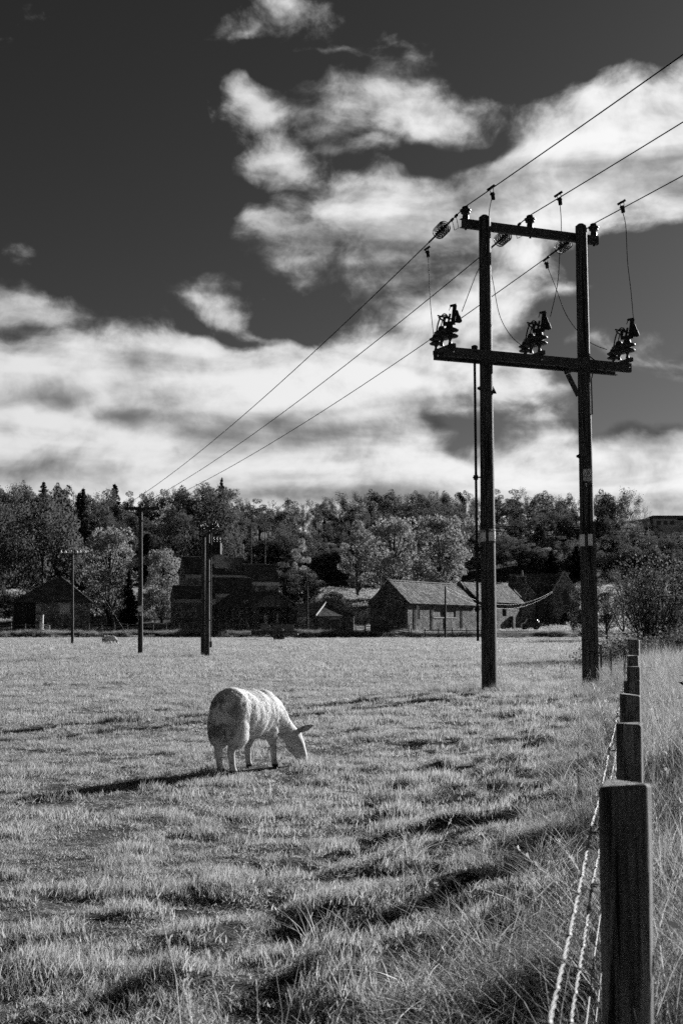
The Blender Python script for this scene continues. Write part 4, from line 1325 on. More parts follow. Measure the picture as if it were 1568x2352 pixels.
SKY_PX = [-60, 0, 50, 100, 150, 200, 260, 300, 345, 400, 440, 470, 520, 560, 620, 700, 760, 810, 880, 950, 1010, 1080, 1150, 1220, 1280, 1320, 1380, 1420, 1460, 1500, 1568, 1640]
SKY_PY = [1115, 1118, 1108, 1104, 1122, 1138, 1112, 1132, 1126, 1118, 1130, 1102, 1125, 1145, 1150, 1140, 1150, 1126, 1128, 1130, 1124, 1132, 1126, 1122, 1138, 1130, 1140, 1135, 1135, 1160, 1170, 1172]
def hillside():
    rng = random.Random(77)
    looks = {'oak': 'rounded leafy tree', 'ash': 'narrow leafy tree', 'spr': 'dark conifer', 'pin': 'dark blunt evergreen', 'bar': 'twiggy thin-leaved tree'}
    levels = ['at the wood foot', 'above the wood foot', 'low on the hill', 'halfway up the hill', 'high on the hill', 'just below the skyline', 'on the skyline']
    marks = [(30, 'at the left picture edge'), (120, 'above the hipped shed'), (210, 'above the telephone pole'), (290, 'left of the crossarm pole'), (360, 'behind the crossarm pole'),
             (440, 'left of the farmhouse'), (520, 'above the farmhouse chimney'), (610, 'above the farmhouse wing'), (700, 'above the cart shed gable'), (790, 'above the low hipped shed'), (860, 'above the barn gable'),
             (960, 'above the barn roof'), (1060, 'above the barn roof end'), (1150, 'behind the left big pole'), (1240, 'between the big poles'), (1310, 'above the gothic house'), (1390, 'behind the right big pole'),
             (1480, 'above the large shrub'), (9999, 'at the right picture edge')]
    used = {}
    order = ['first', 'second', 'third', 'fourth', 'fifth', 'sixth']
    names = {'oak': 'broadleaf_tree', 'ash': 'narrow_tree', 'spr': 'conifer_tree', 'pin': 'evergreen_tree', 'bar': 'twiggy_tree'}
    rows = [(302, 1272, 30), (311, 1250, 34), (322, 1228, 34), (336, 1202, 36), (352, 1178, 36), (372, 1155, 36), (394, None, 34)]
    for ri, (Y, py, step) in enumerate(rows):
        px = -45 + rng.uniform(0, 20)
        while px < 1625:
            y = Y + rng.uniform(-5, 5); x = PX(px, y)
            prof = np.interp(px, SKY_PX, SKY_PY)
            if py is None:
                top = prof + rng.uniform(-5, 7)
            else:
                top = max(py + rng.uniform(-22, 16) - (1135 - prof) * ri / 7, prof + 4)
            if px > 1445 and ri >= 3:
                top = max(top, 1222 if ri < 5 else 1205)       # the hilltop house stands clear
            left = px < 560
            w = [5, 5, 1, 4, 1.2, 2, 2, 2, 3, 4, 1] if left else [3, 3, 0.5, 6, 1.5, 0.25, 0.25, 0.7, 6, 8, 3]
            kd = rng.choices(list(KIND), w)[0]
            z = ZP(top, y); g = gz(x, y)
            H = z - g
            H = min(max(H, 6.0), 21.0)
            half = rng.uniform(3.0, 4.8) * (0.72 if kd[:3] in ('spr', 'pin') else 1.0)
            half = min(half, 0.40 * H)
            p = kd[:3]
            key = '%s %s %s' % (looks[p], levels[ri], next(m_ for lim, m_ in marks if px < lim))
            used[key] = used.get(key, 0) + 1
            lab = key if used[key] == 1 else key + ', %s from left' % order[used[key] - 1]
            tree(names[p], lab, kd, x, y, H, half, rng.uniform(0, 6.28), 'trees of the wooded hillside')
            px += step * rng.uniform(0.75, 1.25)
hillside()

def undergrowth():
    rng = random.Random(31)
    spots = [(20, 'at the left picture edge'), (62, 'left of the hipped shed roof'), (212, 'beside the hipped shed'), (262, 'under the pale tree'), (338, 'right of the crossarm pole'), (398, 'left of the farmhouse'),
             (1130, 'behind the left big pole'), (1245, 'left of the gothic house'), (1350, 'right of the gothic house')]
    for px, where in spots:
        Y = rng.uniform(226, 236) if px < 700 else rng.uniform(268, 282)
        tree_px('scrub_bush', 'low dark scrub bush ' + where, rng.choice(['oak0', 'oak1']), px, (1358 if px < 700 else 1338) + rng.uniform(-8, 8), Y, rng.uniform(26, 38), rng.uniform(0, 6), 'scrub at the wood edge')
undergrowth()

# spreading many stemmed shrub at the right
def shrub():
    Y = 56.0
    x = PX(1500, Y)
    t = thing('shrub', 'large many stemmed shrub with glinting leaves right of the poles', 'shrub', (x, Y, gz(x, Y)))
    rng = random.Random(4); nr = np.random.RandomState(4)
    mb = MB(); pts = []
    for k in range(95):
        a = rng.uniform(0, 6.283); lean = abs(rng.gauss(0.0, 0.55)); L = rng.uniform(3.2, 5.0) * (1.0 - 0.12 * lean)
        d = Vector((math.cos(a) * lean, math.sin(a) * lean, 1)).normalized()
        p = [Vector((math.cos(a) * 0.35, math.sin(a) * 0.35, -0.1))]
        for s in range(4):
            d = (d + Vector((rng.uniform(-.16, .16), rng.uniform(-.16, .16), rng.uniform(-0.12, .06)))).normalized()
            p.append(p[-1] + d * L / 4)
        mb.tube(p, [0.034, 0.026, 0.019, 0.012, 0.005], 3, False)
        for s in range(7):
            i = rng.randint(1, 3); f = rng.random()
            b = p[i].lerp(p[i + 1], f); dd = (p[i + 1] - p[i]).normalized()
            o = Vector((rng.uniform(-1, 1), rng.uniform(-1, 1), rng.uniform(-.2, .8))).normalized()
            e = b + (dd + o * 0.8).normalized() * rng.uniform(0.5, 1.3)
            mb.tube([b, (b + e) / 2 + o * 0.05, e], [0.011, 0.008, 0.003], 3, False)
            pts += [b.lerp(e, 0.5), b.lerp(e, 0.8), e]
        pts += [p[2], p[3], p[4]]
    mb.build('stems', M['bark'], t)
    T = np.array([tuple(q) for q in pts])
    C = T[nr.randint(0, len(T), 5200)] + nr.normal(0, 0.16, (5200, 3))
    V, F = leaf_quads(nr, C, 0.062)
    link('foliage', put_mesh('foliage', V, F), t, L_GLINT)
    # lower thicket in front of it
    for i, (px, yy, hh, n_, lab) in enumerate(((1400, 47, 0.9, 1500, 'low dark bramble thicket left of the large shrub'), (1470, 44, 1.05, 1900, 'low dark bramble thicket below the large shrub'), (1548, 45, 1.2, 1900, 'low dark bramble thicket at the right edge below the shrub'))):
        x2 = PX(px, yy)
        b = thing('bramble_thicket', lab, 'bush', (x2, yy, gz(x2, yy)), 0, 'brambles under the shrub')
        m2 = MB(); P = []
        for k in range(40):
            a = rng.uniform(0, 6.283); L = rng.uniform(0.7, 1.7)
            q = [Vector((rng.uniform(-.5, .5), rng.uniform(-.4, .4), 0)) + Vector((math.cos(a) * L * s, math.sin(a) * L * 0.7 * s, hh * math.sin(min(1, s * 1.15) * 2.6) * rng.uniform(0.8, 1.1))) for s in (0, .3, .6, 1)]
            m2.tube(q, [0.01, 0.008, 0.006, 0.003], 3, False); P += q[1:]
        m2.build('stems', M['bark'], b)
        T2 = np.array([tuple(q) for q in P])
        C2 = T2[nr.randint(0, len(T2), n_)] + nr.normal(0, 0.14, (n_, 3)); C2[:, 2] = np.abs(C2[:, 2])
        link('foliage', put_mesh('foliage', *leaf_quads(nr, C2, 0.05)), b, L_GLINT)
shrub()

# ------------------------------------------------------------------ the big twin-pole structure
YL, YR = 27.0, 27.9
def Yarm(px): return YL + (px - 1112) / (1333 - 1112) * (YR - YL)
PXM = YL / FPX                                   # metres per measured pixel at the poles

HP = thing('electricity_h_pole', 'tall dark twin wooden pole carrying crossarms, insulators and fuses', 'utility pole', (at(1123, 1580, YL).x, YL, gz(at(1123, 1580, YL).x, YL)))
HPI = Matrix.Translation(-Vector(HP.location))
def hp(mb, name, mat, parent=None, bevel=0.0):
    """link a part given in world coordinates below the pole structure"""
    o = mb.build(name, mat, parent or HP, bevel)
    if parent is None: o.location = -Vector(HP.location)
    return o

def wood_pole(a, b, r0, r1, seed, top='dome'):
    rng = random.Random(seed)
    a = Vector(a); b = Vector(b); n = 26; k = 22
    V = []; F = []
    for i in range(n + 1):
        t = i / n
        c = a.lerp(b, t); r_ = r0 + (r1 - r0) * t
        for j in range(k):
            an = 2 * math.pi * j / k
            rr = r_ * (1 + 0.018 * math.sin(3 * an + seed) + 0.012 * math.sin(7 * an + 2 * seed) + 0.006 * rng.uniform(-1, 1))
            V.append((c.x + math.cos(an) * rr, c.y + math.sin(an) * rr, c.z))
    for i in range(n):
        for j in range(k):
            p = i * k + j; q = i * k + (j + 1) % k
            F.append((p, q, q + k, p + k))
    mb = MB(); mb.add(V, F, True)
    top_ring = V[-k:]
    # weathered pitched top
    c = b + Vector((0.0, 0, r1 * 0.55))
    mb.add([(p[0] * 0.5 + c.x * 0.5, p[1] * 0.5 + c.y * 0.5, b.z + r1 * 0.42) for p in top_ring] + top_ring + [(c.x, c.y, c.z)],
           [(j, (j + 1) % k, k + (j + 1) % k, k + j) for j in range(k)] + [(j, (j + 1) % k, 2 * k) for j in range(k)], False)
    return mb

BL, TL = at(1123, 1580, YL), at(1112, 500, YL)
BR, TR = at(1354, 1587, YR), at(1333, 520, YR)
BL.z = gz(BL.x, BL.y) - 0.3; BR.z = gz(BR.x, BR.y) - 0.3
poleL = hp(wood_pole(BL, TL, 0.170, 0.130, 1), 'pole', M['pole'])
poleR = hp(wood_pole(BR, TR, 0.172, 0.130, 2), 'pole', M['pole'])
def pole_at(which, py):
    a, b = (BL, TL) if which == 'L' else (BR, TR)
    Y = YL if which == 'L' else YR
    z = ZP(py, Y); t = (z - a.z) / (b.z - a.z)
    return a.lerp(b, t), 0.171 + (0.130 - 0.171) * t

def channel(a, b, h, d, t=0.012, face=-1):
    """steel channel: web plus two flanges; face -1 turns the web to the viewer"""
    mb = MB()
    a = Vector(a); b = Vector(b)
    s = (b - a).normalized().cross(Vector((0, 0, 1))).normalized()     # towards the viewer
    mb.bar(a, b, t, h)
    off = s * (d / 2) * face
    for sg in (1, -1):
        mb.bar(a + off + Vector((0, 0, sg * (h / 2 - t / 2))), b + off + Vector((0, 0, sg * (h / 2 - t / 2))), d, t)
    return mb

# upper crossarm behind the poles
ua, ub = at(1059, 511, Yarm(1059) + 0.20), at(1373.5, 536, Yarm(1373) + 0.20)
ub.z = ua.z
hp(channel(ua, ub, 0.20, 0.10), 'crossarm', M['steel'])
# lower pair of crossarms, one in front of the poles and one behind
fa, fb = at(1019, 806, Yarm(1019) - 0.20), at(1449, 842, Yarm(1449) - 0.20)
fb.z = fa.z
hp(channel(fa, fb, 0.205, 0.09), 'crossarm', M['steel'])
ka, kb = at(995, 830, Yarm(995) + 0.30), at(1412, 862, Yarm(1412) + 0.30)
ka.z = fa.z - 0.02; kb.z = fa.z - 0.02
hp(channel(ka, kb, 0.19, 0.09, face=1), 'crossarm', M['steel'])
for p, q in ((fa.lerp(fb, 0.03), ka.lerp(kb, 0.02)), (fa.lerp(fb, 0.5), ka.lerp(kb, 0.56))):
    hp(MB().bar(p + Vector((0, 0, 0.10)), q + Vector((0, 0, 0.10)), 0.09, 0.10), 'tie_bracket', M['steel'])
for px, w_ in ((1040, 0), (1237, 0), (1444, 0)):
    f_ = (px - 1019) / (1449 - 1019)
    c = fa.lerp(fb, min(0.995, f_)); s = Vector((0, -0.016, 0))
    hp(MB().lathe(c + s, c + s + Vector((0, -1, 0)), [(0, 0.022), (0.015, 0.022), (0.016, 0.012), (0.05, 0.012)], 8), 'bolt', M['plate'])
for px in (1004, 1206, 1378):
    f_ = (px - 995) / (1412 - 995)
    c = ka.lerp(kb, max(0.02, f_)); s = Vector((0, -0.06, 0))
    hp(MB().lathe(c + s, c + s + Vector((0, -1, 0)), [(0, 0.022), (0.015, 0.022), (0.016, 0.012), (0.05, 0.012)], 8), 'bolt', M['plate'])
# fixing plates and straps on the poles
for w_, py in (('L', 892), ('R', 1048)):
    c, r_ = pole_at(w_, py)
    hp(MB().lathe(c + Vector((-r_ - 0.05, 0, 0)), c + Vector((1, 0, 0)), [(0, 0.03), (0.03, 0.03), (0.032, 0.045), (0.07, 0.045)], 8), 'bolt', M['iron'])
c, r_ = pole_at('L', 893)
hp(MB().prism([c + Vector((r_ - 0.01, 0, 0.10)), c + Vector((r_ + 0.08, 0, -0.10)), c + Vector((r_ - 0.01, 0, -0.10))], (0, 0.05, 0)), 'gusset', M['iron'])
c, r_ = pole_at('R', 832)
hp(MB().bar(c + Vector((-0.22, -0.33, -0.02)), c + Vector((0.06, -0.30, 0.0)), 0.02, 0.09), 'strap', M['steel'])
cab = [c + Vector(v) for v in ((-0.10, -0.34, 0.07), (0.05, -0.36, 0.07), (0.19, -0.30, -0.02), (0.20, -0.1, -0.2), (0.17, 0.0, -0.4), (0.18, 0.0, -1.2))]
hp(MB().tube(cab, 0.014, 6), 'earth_cable', M['iron'])
# raking strut under the lower arms beside the right pole
s0 = at(1303, 860, Yarm(1303) + 0.22); s1, r_ = pole_at('R', 908)
hp(MB().bar(s0, s1 + Vector((-r_ + 0.02, 0.05, 0)), 0.05, 0.11), 'strut', M['steel'])
hp(MB().bar(at(1296, 855, Yarm(1296) + 0.30), at(1335, 838, Yarm(1335) - 0.14), 0.06, 0.11), 'strut', M['steel'])
# operating rod down the left pole
r0 = at(1089, 800, YL - 0.1); r1 = Vector((r0.x + 0.01, r0.y, 1.2))
hp(MB().tube([r0, r1], 0.028, 8), 'operating_rod', M['iron'])
hp(MB().lathe(r0 + Vector((0, 0, -0.05)), r0 + Vector((0, 0, 1)), [(0, 0.04), (0.05, 0.07), (0.10, 0.07), (0.12, 0.03)], 8), 'rod_head', M['iron'])
for py in (1098, 1260, 1400):
    c, r_ = pole_at('L', py); z = c.z
    hp(MB().bar(Vector((r0.x - 0.06, r0.y, z)), Vector((c.x, c.y, z + 0.02)), 0.03, 0.03).tube([Vector((r0.x, r0.y, z - 0.05)), Vector((r0.x, r0.y, z + 0.05))], 0.05, 8), 'rod_guide', M['iron'])

# steel guard strip and cable up the right pole
gp = []
for py in (1198, 1300, 1400, 1500, 1586):
    c, r_ = pole_at('R', py); gp.append(c + Vector((r_ * 0.80, -r_ * 0.55, 0)))
mb = MB()
for p, q in zip(gp[:-1], gp[1:]): mb.bar(p, q, 0.10, 0.055, up=(0.55, -0.8, 0))
hp(mb, 'cable_guard', M['steel'])
# number plates and danger sign
def curved_plate(which, py0, py1, a0, a1, mat, name, off=0.006, n=8):
    c0, r0_ = pole_at(which, py1); c1, r1_ = pole_at(which, py0)
    V = []; F = []
    for i in range(n + 1):
        an = R(a0 + (a1 - a0) * i / n)
        for (c, r_) in ((c0, r0_), (c1, r1_)):
            for o_ in (off, off + 0.004):
                V.append((c.x + math.sin(an) * (r_ + o_), c.y - math.cos(an) * (r_ + o_), c.z))
    for i in range(n):
        b = i * 4
        F += [(b + 1, b + 5, b + 7, b + 3), (b, b + 2, b + 6, b + 4), (b, b + 4, b + 5, b + 1), (b + 2, b + 3, b + 7, b + 6)]
    F += [(0, 1, 3, 2), (4 * n, 4 * n + 2, 4 * n + 3, 4 * n + 1)]
    o = hp(MB().add(V, F, False), name, mat)
    for i in (0, n):
        an = R(a0 + (a1 - a0) * (0.1 if i == 0 else 0.9))
        for f_ in (0.1, 0.9):
            c = c0.lerp(c1, f_); r_ = r0_ + 0.012
            d = Vector((math.sin(an), -math.cos(an), 0))
            nl = MB().lathe(c + d * r_, c + d * (r_ + 1), [(0, 0.008), (0.006, 0.008), (0.007, 0.003)], 6).build('nail', M['ink'], o)
    return o
curved_plate('L', 1218, 1244.5, -95, -22, M['plate'], 'number_plate')
curved_plate('L', 1216, 1243, 0, 78, M['plate'], 'number_plate')
curved_plate('R', 1228, 1255, -92, -28, M['plate'], 'number_plate')
curved_plate('R', 1227, 1254, -4, 76, M['plate'], 'number_plate')

def text_mesh(s, size):
    cu = bpy.data.curves.new('lettering', 'FONT'); cu.body = s; cu.size = size; cu.align_x = 'CENTER'; cu.extrude = 0.0006
    o = bpy.data.objects.new('lettering', cu); COL.objects.link(o)
    dg = bpy.context.evaluated_depsgraph_get()
    me = bpy.data.meshes.new_from_object(o.evaluated_get(dg))
    bpy.data.objects.remove(o); bpy.data.curves.remove(cu)
    return me

def danger_sign(center, w, h, parent, world=True, detail=True):
    c = Vector(center)
    s = MB().box(c.x - w / 2, c.x + w / 2, c.y - 0.004, c.y, c.z - h / 2, c.z + h / 2)
    o = hp(s, 'danger_sign', M['sign']) if world else s.build('danger_sign', M['sign'], parent)
    y = c.y - 0.006
    T = Vector((c.x, y, c.z + h * 0.46)); A = Vector((c.x - w * 0.45, y, c.z - h * 0.14)); B = Vector((c.x + w * 0.45, y, c.z - h * 0.14))
    m = MB()
    for p, q in ((T, A), (A, B), (B, T)): m.bar(p, q, 0.001, 0.011 * w / 0.19, up=(0, 0, 1) if abs(p.z - q.z) < 1e-6 else (q - p).cross(Vector((0, 1, 0))))
    m.build('warning_triangle', M['ink'], o)
    k = w / 0.19
    g = MB()
    def bar2(x0, z0, x1, z1, t):
        p = Vector((c.x + x0 * k, y, c.z + z0 * k)); q = Vector((c.x + x1 * k, y, c.z + z1 * k))
        g.bar(p, q, 0.001, t * k, up=(q - p).cross(Vector((0, 1, 0))))
    # falling figure struck by a lightning bolt
    bar2(-0.012, 0.062, 0.004, 0.036, 0.009); bar2(0.006, 0.040, -0.008, 0.030, 0.008); bar2(-0.008, 0.032, 0.008, 0.008, 0.008)
    bar2(0.012, 0.046, 0.020, 0.020, 0.010); bar2(0.018, 0.022, -0.014, 0.006, 0.013); bar2(-0.012, 0.008, -0.034, -0.006, 0.009)
    bar2(0.014, 0.014, 0.032, -0.004, 0.008); bar2(-0.010, 0.006, -0.012, -0.018, 0.008)
    g.lathe(Vector((c.x + 0.012 * k, y + 0.0005, c.z + 0.056 * k)), Vector((c.x + 0.012 * k, y - 1, c.z + 0.056 * k)), [(0, 0.007 * k), (0.001, 0.007 * k)], 10)
    g.build('pictogram', M['ink'], o)
    if detail:
        for txt, dz, sz in (('DANGER OF DEATH', -0.285, 0.024), ('KEEP OFF', -0.405, 0.024)):
            t = link('lettering', text_mesh(txt, sz * k), o, M['ink'])
            t.location = (c.x, y, c.z + dz * h); t.rotation_euler = (R(90), 0, 0)
        for sx in (-1, 1):
            for sz in (-1, 1):
                p = Vector((c.x + sx * w * 0.42, y, c.z + sz * h * 0.45))
                MB().lathe(p, p + Vector((0, -1, 0)), [(0, 0.008), (0.004, 0.006)], 8).build('nail', M['ink'], o)
    return o
c, r_ = pole_at('R', 1092)
sg = at(1348, 1091, YR - 0.163)
danger_sign(sg, 0.19, 0.262, None)
for dz in (0.20, 0.245):
    p = Vector((sg.x - 0.03, c.y - r_ - 0.002, sg.z - dz))
    hp(MB().lathe(p, p + Vector((0, -1, 0)), [(0, 0.016), (0.008, 0.016), (0.012, 0.008)], 10), 'bolt', M['plate'])

# anti-climbing barbed wire wound round both poles and strung between them
rb = random.Random(21)
def barbed(pts, r_, step, name, mat, parent=None, barb=0.03, use=hp, br=None):
    mb = MB().tube(pts, r_, 4, False)
    acc = 0
    for p, q in zip(pts[:-1], pts[1:]):
        p = Vector(p); q = Vector(q); L = (q - p).length; d = step - acc
        while d < L:
            c = p.lerp(q, d / L); v = Vector((rb.uniform(-1, 1), rb.uniform(-1, 1), rb.uniform(-1, 1))).normalized() * barb
            mb.tube([c - v, c + v], br or r_ * 0.8, 3, False)
            d += step
        acc = (acc + L) % step
    return use(mb, name, mat) if parent is None else use(mb, name, mat, parent)
for k in range(8):
    pyl = 1206 + k * 2.6 + rb.uniform(-1.5, 1.5)
    pts = []
    cL, rL = pole_at('L', pyl); cR, rR = pole_at('R', pyl + 4)
    yo = -0.19 if k % 2 else 0.19
    a = at(1072 + rb.uniform(-6, 16), pyl + rb.uniform(-2, 6), YL + yo); b = at(1425 + rb.uniform(-10, 22), pyl + 6 + rb.uniform(-4, 6), YR + yo)
    mid = (cL + cR) / 2 + Vector((0, yo, -0.05 + rb.uniform(-0.03, 0.02)))
    pts = [a, cL + Vector((-0.1, yo, 0)), cL + Vector((0.12, yo, 0.0)), cL.lerp(mid, 0.55) + Vector((0, yo * 0.5, rb.uniform(-.02, .01))), mid, cR.lerp(mid, 0.5) + Vector((0, yo * 0.5, 0)), cR + Vector((-0.12, yo, 0)), cR + Vector((0.12, yo, 0)), b]
    barbed(pts, 0.006, 0.13, 'barbed_wire', M['iron'])

# pin insulators on the upper arm
PIN = [(0, 0.070), (0.06, 0.075), (0.13, 0.058), (0.135, 0.105), (0.165, 0.108), (0.175, 0.062), (0.185, 0.125), (0.215, 0.130), (0.235, 0.085), (0.285, 0.075), (0.30, 0.045)]
pins = []
for px, f_ in ((1068.5, 0.03), (1216, 0.5), (1361.5, 0.965)):
    b = ua.lerp(ub, f_) + Vector((0, 0.05, 0.10))
    x = at(px, 500, b.y).x; b.x = x
    o = hp(MB().lathe(b, b + Vector((0, 0, 1)), PIN, 16), 'pin_insulator', M['porcelain'])
    MB().lathe(b + Vector((0, 0, -0.24)), b + Vector((0, 0, 1)), [(0, 0.025), (0.04, 0.025), (0.042, 0.014), (0.25, 0.014)], 8).build('spindle', M['iron'], o)
    pins.append(b + Vector((0, 0, 0.295)))

# conductors
FAR_Y = 68.0
far_ins = [at(px, 1158, FAR_Y) for px in (293, 327, 362)]
def sagline(a, b, sag, n=24, t0=0.0, t1=1.0):
    out = []
    for i in range(n + 1):
        t = t0 + (t1 - t0) * i / n
        p = Vector(a).lerp(Vector(b), t); p.z -= 4 * sag * t * (1 - t)
        out.append(p)
    return out
wire_txt = ['left', 'middle', 'right']
strings = []
for i, (pn, fi) in enumerate(zip(pins, far_ins)):
    L = (fi - pn).length
    far = sagline(pn, fi, 0.5, 40, 0.0)
    d = Vector((0.351, -1.0, 0)).normalized()
    end = pn + d * 46 + Vector((0, 0, 0.2))
    near = sagline(pn, end, 0.35, 30)
    pts = list(reversed(far)) + near[1:]
    w = MB().tube(pts, 0.0125, 5, False).build('overhead_wire', M['wire'])
    tag(w, '%s of three overhead wires crossing the twin pole top' % ('leftmost' if i == 0 else 'middle' if i == 1 else 'rightmost'), 'wire', 'overhead wires on the twin pole')
    # tension string of glass discs on the far side
    def on_far(dist, pn=pn, fi=fi, L=L):
        t = dist / L; p = pn.lerp(fi, t); p.z -= 4 * 0.5 * t * (1 - t); return p
    c0, c1 = on_far(1.02), on_far(1.75)
    ax = (c1 - c0).normalized()
    st = hp(MB().tube([c0 - ax * 0.35, c1 + ax * 0.3], 0.022, 8), 'tension_string', M['iron'])
    for k in range(4):
        p = c0 + ax * (0.10 + 0.105 * k)
        MB().lathe(p, p + ax, [(0, 0.03), (0.012, 0.06), (0.022, 0.11), (0.022, 0.155), (0.036, 0.160), (0.044, 0.150), (0.036, 0.12), (0.034, 0.095), (0.055, 0.088), (0.036, 0.078), (0.036, 0.055), (0.052, 0.045), (0.045, 0.03)], 28).build('glass_disc', M['glass'], st)
        MB().lathe(p - ax * 0.03, p + ax, [(0, 0.03), (0.01, 0.042), (0.05, 0.042), (0.06, 0.022), (0.10, 0.02)], 12).build('disc_cap', M['iron'], st)
    # bypass loop beside the pin
    q0, q1 = on_far(0.50), on_far(0.72)
    hp(MB().tube([q0, q0 + Vector((0.05, -0.04, -0.30)), q1 + Vector((0.05, -0.04, -0.26)), q1], 0.008, 5), 'wire_loop', M['wire'])
    for q in (q0, q1): hp(MB().bar(q - ax * 0.06, q + ax * 0.06, 0.04, 0.05), 'line_clamp', M['iron'])

# cut-out fuse assemblies on the lower arms, with droppers
def shed_insulator(base, top, rs, name, parent, mat=M['porcelain']):
    base = Vector(base); L = (Vector(top) - base).length
    prof = [(0, 0.045), (0.16 * L, 0.028), (0.30 * L, 0.05), (0.34 * L, rs * 0.9), (0.40 * L, rs), (0.46 * L, rs * 0.82), (0.52 * L, 0.075), (0.62 * L, rs * 0.95), (0.68 * L, rs * 1.04), (0.74 * L, rs * 0.8), (0.80 * L, 0.085), (0.92 * L, 0.075), (L, 0.05)]
    return MB().lathe(base, top, prof, 18).build(name, mat, parent)

def cutout(ref, sY):
    rx, ry = ref
    def q(dx, dy, dY=0.0): return at(rx + dx, ry + dy, Yarm(rx) + dY)
    t = hp(MB().bar(q(12, 6, -0.30), q(-34, 24, 0.42), 0.08, 0.09), 'fuse_cutout', M['steel'])
    b0 = q(2, 4, -0.2); b1 = q(-17, 8, 0.05); b2 = q(-30, 17, 0.35)
    shed_insulator(b0, b0 + Vector((0, 0, 0.46)), 0.185, 'insulator', t)
    shed_insulator(b1, b1 + Vector((0, 0, 0.44)), 0.165, 'insulator', t)
    shed_insulator(b2, b2 + Vector((0, 0, 0.36)), 0.15, 'insulator', t)
    m = MB()
    m.bar(q(-14, -42, -0.15), q(14, -46, -0.2), 0.10, 0.07)
    m.bar(q(8, -42, -0.2), q(13, -86, -0.2), 0.07, 0.085).bar(q(16, -46, -0.2), q(18, -60, -0.2), 0.05, 0.05)
    m.bar(q(2, -84, -0.2), q(16, -87, -0.2), 0.06, 0.045).bar(q(3, -84, -0.2), q(0, -74, -0.2), 0.015, 0.015)
    m.bar(q(-26, -62, 0.1), q(6, -54, -0.15), 0.04, 0.035).bar(q(-12, -44, 0.0), q(-9, -60, 0.0), 0.05, 0.05).bar(q(-2, -46, -0.1), q(2, -66, -0.1), 0.045, 0.045)
    m.bar(q(-24, -58, 0.1), q(-6, -44, 0.0), 0.035, 0.035)
    m.build('frame', M['iron'], t)
    f0, f1 = q(15, -74, -0.24), q(25, -46, -0.24)
    ax = (f1 - f0).normalized(); L = (f1 - f0).length
    MB().lathe(f0, f1, [(0, 0.03), (0.02, 0.045), (L * 0.45, 0.042), (L * 0.5, 0.055), (L - 0.02, 0.055), (L, 0.035)], 12).build('fuse_tube', M['iron'], t)
    for k, (p0, p1, p2, p3) in enumerate((((-30, -22, 0.35), (-26, -50, 0.2), (-22, -66, 0.1), (-6, -62, -0.05)), ((-24, -20, 0.3), (-16, -42, 0.1), (-16, -72, 0.0), (2, -56, -0.1)), ((-29, -24, 0.35), (-24, -60, 0.1), (-12, -78, 0.0), (-2, -58, -0.1)))):
        A, B, C_, D = [q(*p) for p in (p0, p1, p2, p3)]
        pts = []
        for i in range(11):
            s = i / 10
            pts.append(A * (1 - s) ** 3 + B * 3 * s * (1 - s) ** 2 + C_ * 3 * s * s * (1 - s) + D * s ** 3)
        MB().tube(pts, 0.013, 5).build('jumper', M['iron'], t)
    return t
cut_refs = [(1031, 787), (1236, 803), (1438, 819)]
for r_ in cut_refs: cutout(r_, 0)

def smooth_path(P, n=6):
    P = [Vector(p) for p in P]; out = []
    for i in range(len(P) - 1):
        p0 = P[max(0, i - 1)]; p1 = P[i]; p2 = P[i + 1]; p3 = P[min(len(P) - 1, i + 2)]
        for k in range(n):
            t = k / n
            out.append(0.5 * ((2 * p1) + (p2 - p0) * t + (2 * p0 - 5 * p1 + 4 * p2 - p3) * t * t + (3 * p1 - p0 - 3 * p2 + p3) * t ** 3))
    return out + [P[-1]]
def dropper(pl):
    hp(MB().tube(smooth_path([at(*p) for p in pl]), 0.0085, 5), 'dropper_wire', M['wire'])
def hot_clamp(p, q, down):
    """stirrup and clamp where a dropper leaves the line"""
    P, Q, D = at(*p), at(*q), at(*down)
    o = hp(MB().tube([P, P.lerp(D, 0.9) + (P - Q) * 0.15, D, Q.lerp(D, 0.6) + (Q - P) * 0.3, Q], 0.008, 5), 'stirrup', M['wire'])
    MB().bar(D + Vector((0, 0, 0.05)), D + Vector((0.02, 0, -0.10)), 0.07, 0.07).bar(D + Vector((-0.05, 0, 0.03)), D + Vector((0.05, 0, 0.0)), 0.05, 0.05).build('clamp', M['iron'], o)
    for w_ in (P, Q): MB().bar(w_ + Vector((-0.04, 0.03, -0.02)), w_ + Vector((0.04, -0.03, 0.02)), 0.04, 0.04).build('tap', M['iron'], o)
n1, n2, n3 = 25.6, 26.1, 26.6
hot_clamp((1123, 434, n1), (1131, 428, n1), (1130, 448, n1))
dropper([(1129, 455, n1), (1124, 478, 26.0), (1117, 540, 26.55), (1110, 595, 26.6), (1092, 632, 26.7), (1060, 716, 26.8)])
hot_clamp((1277, 449, n2), (1286, 443, n2), (1284, 460, n2))
dropper([(1285, 466, n2), (1288, 520, 26.6), (1284, 590, 26.9), (1279, 655, 27.1), (1263, 727, 27.2)])
hot_clamp((1422, 467, n3), (1431, 462, n3), (1428, 478, n3))
dropper([(1428, 484, n3), (1436, 520, 26.9), (1440, 600, 27.4), (1448, 670, 27.8), (1454, 738, 28.0)])
hot_clamp((984, 568, 29.6), (978, 572, 29.7), (981, 581, 29.5))
dropper([(983, 586, 29.5), (985, 640, 28.6), (988, 700, 27.8), (995, 770, 27.1)])
dropper([(1120, 600, 29.0), (1131, 645, 28.5), (1146, 722, 28.0), (1170, 768, 27.8), (1196, 793, 27.75)])
hot_clamp((1250, 597, 30.0), (1257, 592, 30.0), (1254, 607, 29.9))
